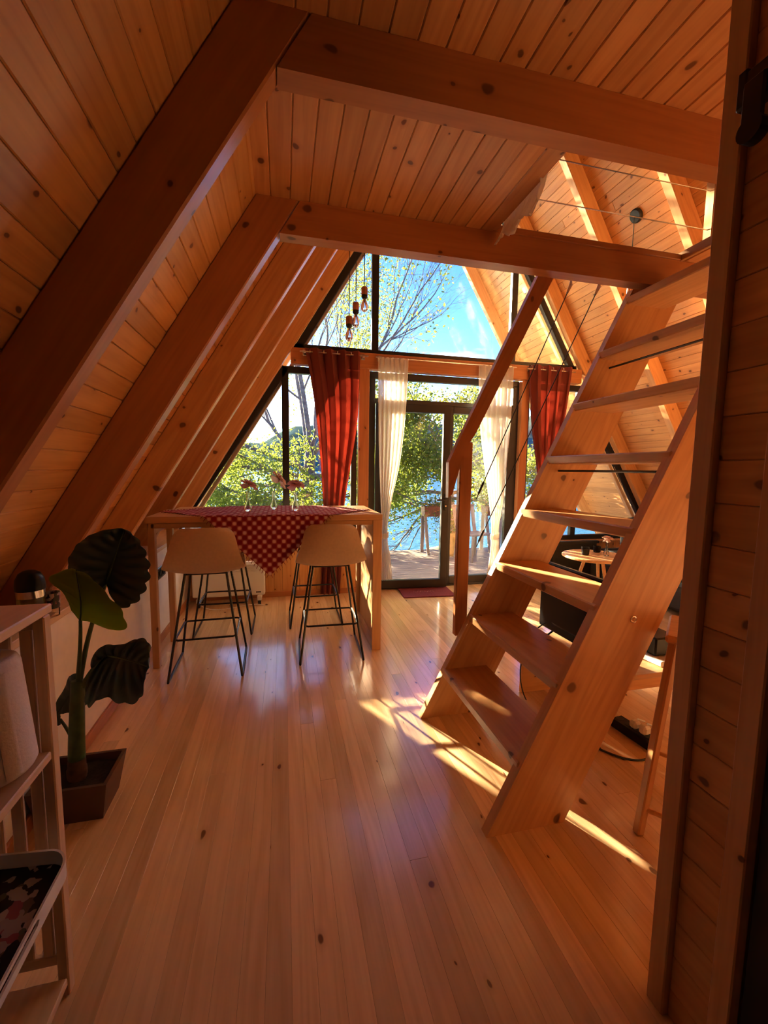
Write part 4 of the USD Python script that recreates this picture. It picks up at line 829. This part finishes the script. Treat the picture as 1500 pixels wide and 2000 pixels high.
def leaf_quad(c, r, s):
    d = r.normal(size=3); d /= np.linalg.norm(d); e = np.cross(d, r.normal(size=3)); e /= np.linalg.norm(e); n = np.cross(d, e)
    P = np.array([c - d * s * .5, c + e * s * .28 + n * s * .06, c + d * s * .5, c - e * s * .28 + n * s * .06])
    return trimesh.Trimesh(P, [[0, 1, 2], [0, 2, 3]], process=False)
planter('brown trough planter on legs at the deck edge left of the door stile', (2.62, 7.12, -0.082), 0.42, 3)
planter('brown trough planter on legs at the deck edge, seen right of the handrail post', (3.80, 7.12, -0.082), 0.42, 4)
p = thing('flower_pot', 'tall ochre flower pot with a green plant standing on the deck', 'flower pot', (2.90, 6.86, -0.082))
obj('pot', lathe([(0, 0), (0.10, 0), (0.115, 0.03), (0.145, 0.33), (0.165, 0.36), (0.165, 0.40), (0.145, 0.40), (0.13, 0.34), (0.0, 0.33)], 28), 'ochre', p, smooth=35)
obj('saucer', lathe([(0.101, 0), (0.17, 0), (0.185, 0.03), (0.176, 0.03), (0.165, 0.01), (0.10, 0.01)], 28), 'ochre', p, smooth=35)
r_ = np.random.default_rng(8); tag(obj('foliage', cat(*[leaf_quad(np.array([r_.normal(0, .09), r_.normal(0, .09), 0.42 + abs(r_.normal(0, .15))]), r_, 0.06) for _ in range(220)]), 'leafbox', p), None, None, None, 'stuff')
ch = thing('garden_chair', 'wooden garden chair on the deck behind the handrail post', 'chair', (3.10, 6.42, -0.082), 15)
for a, b in (((-.22, -.2, 0), (-.2, -.2, .42)), ((.22, -.2, 0), (.2, -.2, .42)), ((-.22, .24, 0), (-.2, .2, .42)), ((.22, .24, 0), (.2, .2, .42))): bar('leg', a, b, .04, .03, 'deck', ch)
for k in range(5): bar('seat_slat', (-.23, -.17 + .085 * k, .435), (.23, -.17 + .085 * k, .435), .075, .02, 'deck', ch)
for k in range(4): bar('back_slat', (-.18 + .12 * k, .215, .44), (-.2 + .133 * k, .33, .86), .07, .018, 'deck', ch, side=(0, 1, 0))
bar('back_rail', (-.24, .335, .87), (.24, .335, .87), .06, .025, 'deck', ch, side=(0, 1, 0))

def leaf_cloud(C, r, S):
    """Many small leaves at once: one folded quad per centre."""
    C = np.asarray(C, float); S = np.asarray(S, float)[:, None]; n = len(C)
    nz = lambda a: a / (np.linalg.norm(a, axis=1, keepdims=True) + 1e-12)
    d = nz(r.normal(size=(n, 3))); e = nz(np.cross(d, r.normal(size=(n, 3)))); w = np.cross(d, e)
    P = np.stack([C - d * S * .5, C + e * S * .28 + w * S * .06, C + d * S * .5, C - e * S * .28 + w * S * .06], 1).reshape(-1, 3)
    i = 4 * np.arange(n)[:, None]; return (P, np.vstack([i + [0, 1, 2], i + [0, 2, 3]]))
def branch(parts, leaves, p0, d, L, r, depth, rr, up=0.1, leafy=1.0, tips=None):
    n = 5 if depth > 1 else 3; pts = [np.array(p0, float)]; d = np.array(d, float); d /= np.linalg.norm(d)
    for k in range(n):
        d = d + rr.normal(0, .10, 3) + np.array([0, 0, up * .12]); d /= np.linalg.norm(d); pts.append(pts[-1] + d * L / n)
    parts.append(tube(pts, np.linspace(r, r * 0.62, n + 1), 8 if r > .03 else 5 if r > .008 else 3, cap=False))
    if depth == 0:
        tips.append((pts, d)); return
    m = 3 if depth > 1 else 4
    for k in range(m):
        t = rr.uniform(0.45, 1.0) if k else 1.0; i = min(n, int(t * n)); q = rr.normal(size=3); q -= d * q.dot(d); q /= np.linalg.norm(q)
        sp = rr.uniform(.25, .85) if k else 0.15
        branch(parts, leaves, pts[i], d * math.cos(sp) + q * math.sin(sp), L * rr.uniform(.58, .82), r * (0.62 if k == 0 else 0.46), depth - 1, rr, up, leafy, tips)
def tree(lab, base, limbs, nleaf, size, seed, spread=0.16, mats=('leaftree', 'leaftip'), tipfrac=0.3, zsplit=3.6, keep=0.28, zmin=-9, xmax=99):
    rr = np.random.default_rng(seed); t = thing('lakeside_tree', lab, 'tree', base)
    trunk, tips, parts = limbs[0], [], []
    obj('trunk', tube(smooth_path(trunk[0], 6), np.linspace(trunk[1], trunk[2], 6 * (len(trunk[0]) - 1) + 1), 14), 'bark', t, smooth=True)
    for p0, d, L, r, dep, up in limbs[1:]: branch(parts, None, p0, d, L, r, dep, rr, up, 1, tips)
    tag(obj('branches', cat(*parts), 'bark', t, smooth=True), None, None, None, 'stuff')
    lo, hi = [[], []], [[], []]
    wt = np.array([4.0 if p[-1][2] < zsplit else 1.0 for p, _ in tips]); wt /= wt.sum(); pick = rr.choice(len(tips), nleaf, p=wt)
    for k in range(nleaf):
        pts, d = tips[pick[k]]; c = pts[rr.integers(1, len(pts))] + rr.normal(0, spread, 3)
        c[2] -= abs(rr.normal(0, spread * .6))
        if c[2] < zmin or c[0] > xmax - 0.25 * max(0, c[2] - 4.5): continue
        if c[2] > zsplit and rr.random() > keep: continue
        l = hi if (c[2] > zsplit - .6 and rr.random() < .8) or rr.random() < tipfrac * .3 else lo
        l[0].append(c); l[1].append(size * rr.uniform(.7, 1.3))
    for l, m_ in ((lo, mats[0]), (hi, mats[1])):
        if l[0]: tag(obj('leaves', leaf_cloud(l[0], rr, l[1]), m_, t), None, None, None, 'stuff')
    return t
G = -0.55
T1 = [([(0, 0, 0), (0.02, 0, 0.8), (0.10, 0.05, 1.5), (0.16, 0.1, 2.3)], 0.21, 0.11),
      ((0.15, 0.1, 2.1), (0.45, 0.05, 1), 2.5, 0.06, 6, 0.25), ((0.10, 0.05, 1.7), (-0.42, 0.3, 1.0), 2.0, 0.05, 6, 0.15), ((0.14, 0.08, 2.2), (0.12, 0.1, 1), 2.6, 0.06, 6, 0.3),
      ((0.12, 0.08, 2.1), (-0.14, 0.2, 1), 2.4, 0.05, 6, 0.25), ((0.14, 0.08, 2.25), (0.25, 0.25, 1), 2.3, 0.05, 6, 0.2),
      ((0.16, 0.1, 2.2), (0.7, 0.1, 1.0), 2.0, 0.055, 6, 0.15), ((0.12, 0.06, 1.6), (0.9, -0.2, 0.5), 1.5, 0.06, 4, 0.0)] + [
      ((0.02 + .05 * z, 0, z), (dx, dy, dz), L, r, 4, -.05) for z, dx, dy, dz, L, r in ((1.0, -1.0, -.15, .42, 1.0, .065), (1.3, -.9, .3, .25, 1.0, .055), (1.1, .7, -.5, .1, .9, .04), (.9, -.6, -.6, .05, .9, .04), (.8, -.9, .2, .1, .9, .04), (1.5, -.8, -.4, .3, .9, .04), (1.2, -.3, -.9, .2, .8, .04), (.7, .2, -.9, .1, .8, .04), (1.8, .5, -.8, .2, .8, .04), (1.75, -1.0, 0.1, .22, 1.9, .05), (1.9, -1.0, -.1, .3, 1.8, .05))]  # the long leftward limbs are out of view, added to shade the stair floor
tree('large grey lakeside tree with spring leaves and low crossing limbs, left window', (0.42, 9.4, G), T1, 72000, 0.065, 21, spread=0.15, zsplit=3.2, keep=0.5, xmax=2.75)
T2 = [([(0, 0, 0), (-0.05, 0, 0.9), (-0.1, 0, 1.6), (-0.1, 0, 2.15)], 0.15, 0.08)] + [
      ((-0.08, 0, z + .18), (dx, dy, dz), L, 0.045, 4, -.12) for z, dx, dy, dz, L in ((1.2, -1, -.2, .15, 1.0), (1.5, -1, -.5, .3, 1.05), (1.7, -.8, .1, .45, 1.0), (1.9, -.7, -.3, .7, 0.9), (1.2, .8, -.3, .25, 1.0), (1.6, .9, 0, .5, 1.0), (1.3, -.4, -.8, .15, .8), (1.6, -.6, -.7, .4, .9), (1.1, .1, -1, .1, .7), (1.95, .3, 0, 1, .8), (1.0, -.9, .2, -.05, .9), (1.0, -1, -.5, -.1, 1.0), (1.9, -.75, .1, 1.0, 1.1), (1.85, -1, -.2, .8, 1.1), (1.9, .6, .2, 1, 1.0))]
tree('bushy yellow-green tree drooping over the water behind the glass door', (4.02, 9.6, G), T2, 26000, 0.085, 5, spread=0.13, tipfrac=.9, zsplit=4.4, zmin=1.0)
gd = struct('shore'); obj('islet', lathe([(0, 0.10), (0.3, 0.07), (0.6, -0.02), (0.8, -0.2)], 20).apply_translation((4.02, 9.6, G)), 'grass', gd, smooth=True); obj('bank', grid(40, 30, lambda u, v: (-14 + 15.2 * u, 7.4 + 3.4 * v, G + 0.02 - 0.25 * max(0, v - .5) + 0.05 * math.sin(21 * u) * math.sin(9 * v)), 0.3)[0], 'grass', gd, smooth=True)
lk = struct('lake'); obj('surface', (np.array([(-900, 7.0, -0.62), (900, 7.0, -0.62), (900, 700, -0.62), (-900, 700, -0.62)], float), np.array([[0, 1, 2], [0, 2, 3]])), 'water', lk)
def hill(lab, y0, xs, hs, depth, seed):
    from scipy.interpolate import PchipInterpolator
    f = PchipInterpolator(xs, hs); nx, ny = 150, 26; r = np.random.default_rng(seed); ph = r.uniform(0, 6, 8)
    def g_(u, v):
        x = xs[0] + (xs[-1] - xs[0]) * u; h = float(f(x)) * math.sin(math.pi * min(1, v * 1.0) * .5 + 0.0) if v <= 1 else 0
        nzz = sum(math.sin(x * w + ph[k] + v * 6 * (k % 3)) / w for k, w in enumerate((0.03, .06, .11, .21, .37))) * 0.16
        return (x, y0 + depth * v, -1.0 + h + nzz * v * 1.2)
    t = struct(lab); obj('slope', grid(nx, ny, g_)[0], 'hill', t, smooth=True)
hill('far_hills', 420, [-900, -500, -250, -120, -40, 20, 80, 150, 220, 300, 420, 600, 900], [110, 95, 60, 40, 42, 58, 62, 66, 70, 64, 90, 120, 140], 260, 3)
hill('near_hills', 330, [-900, -400, -160, -60, 30, 110, 180, 260, 420, 900], [40, 30, 20, 16, 24, 20, 30, 44, 60, 70], 120, 4)
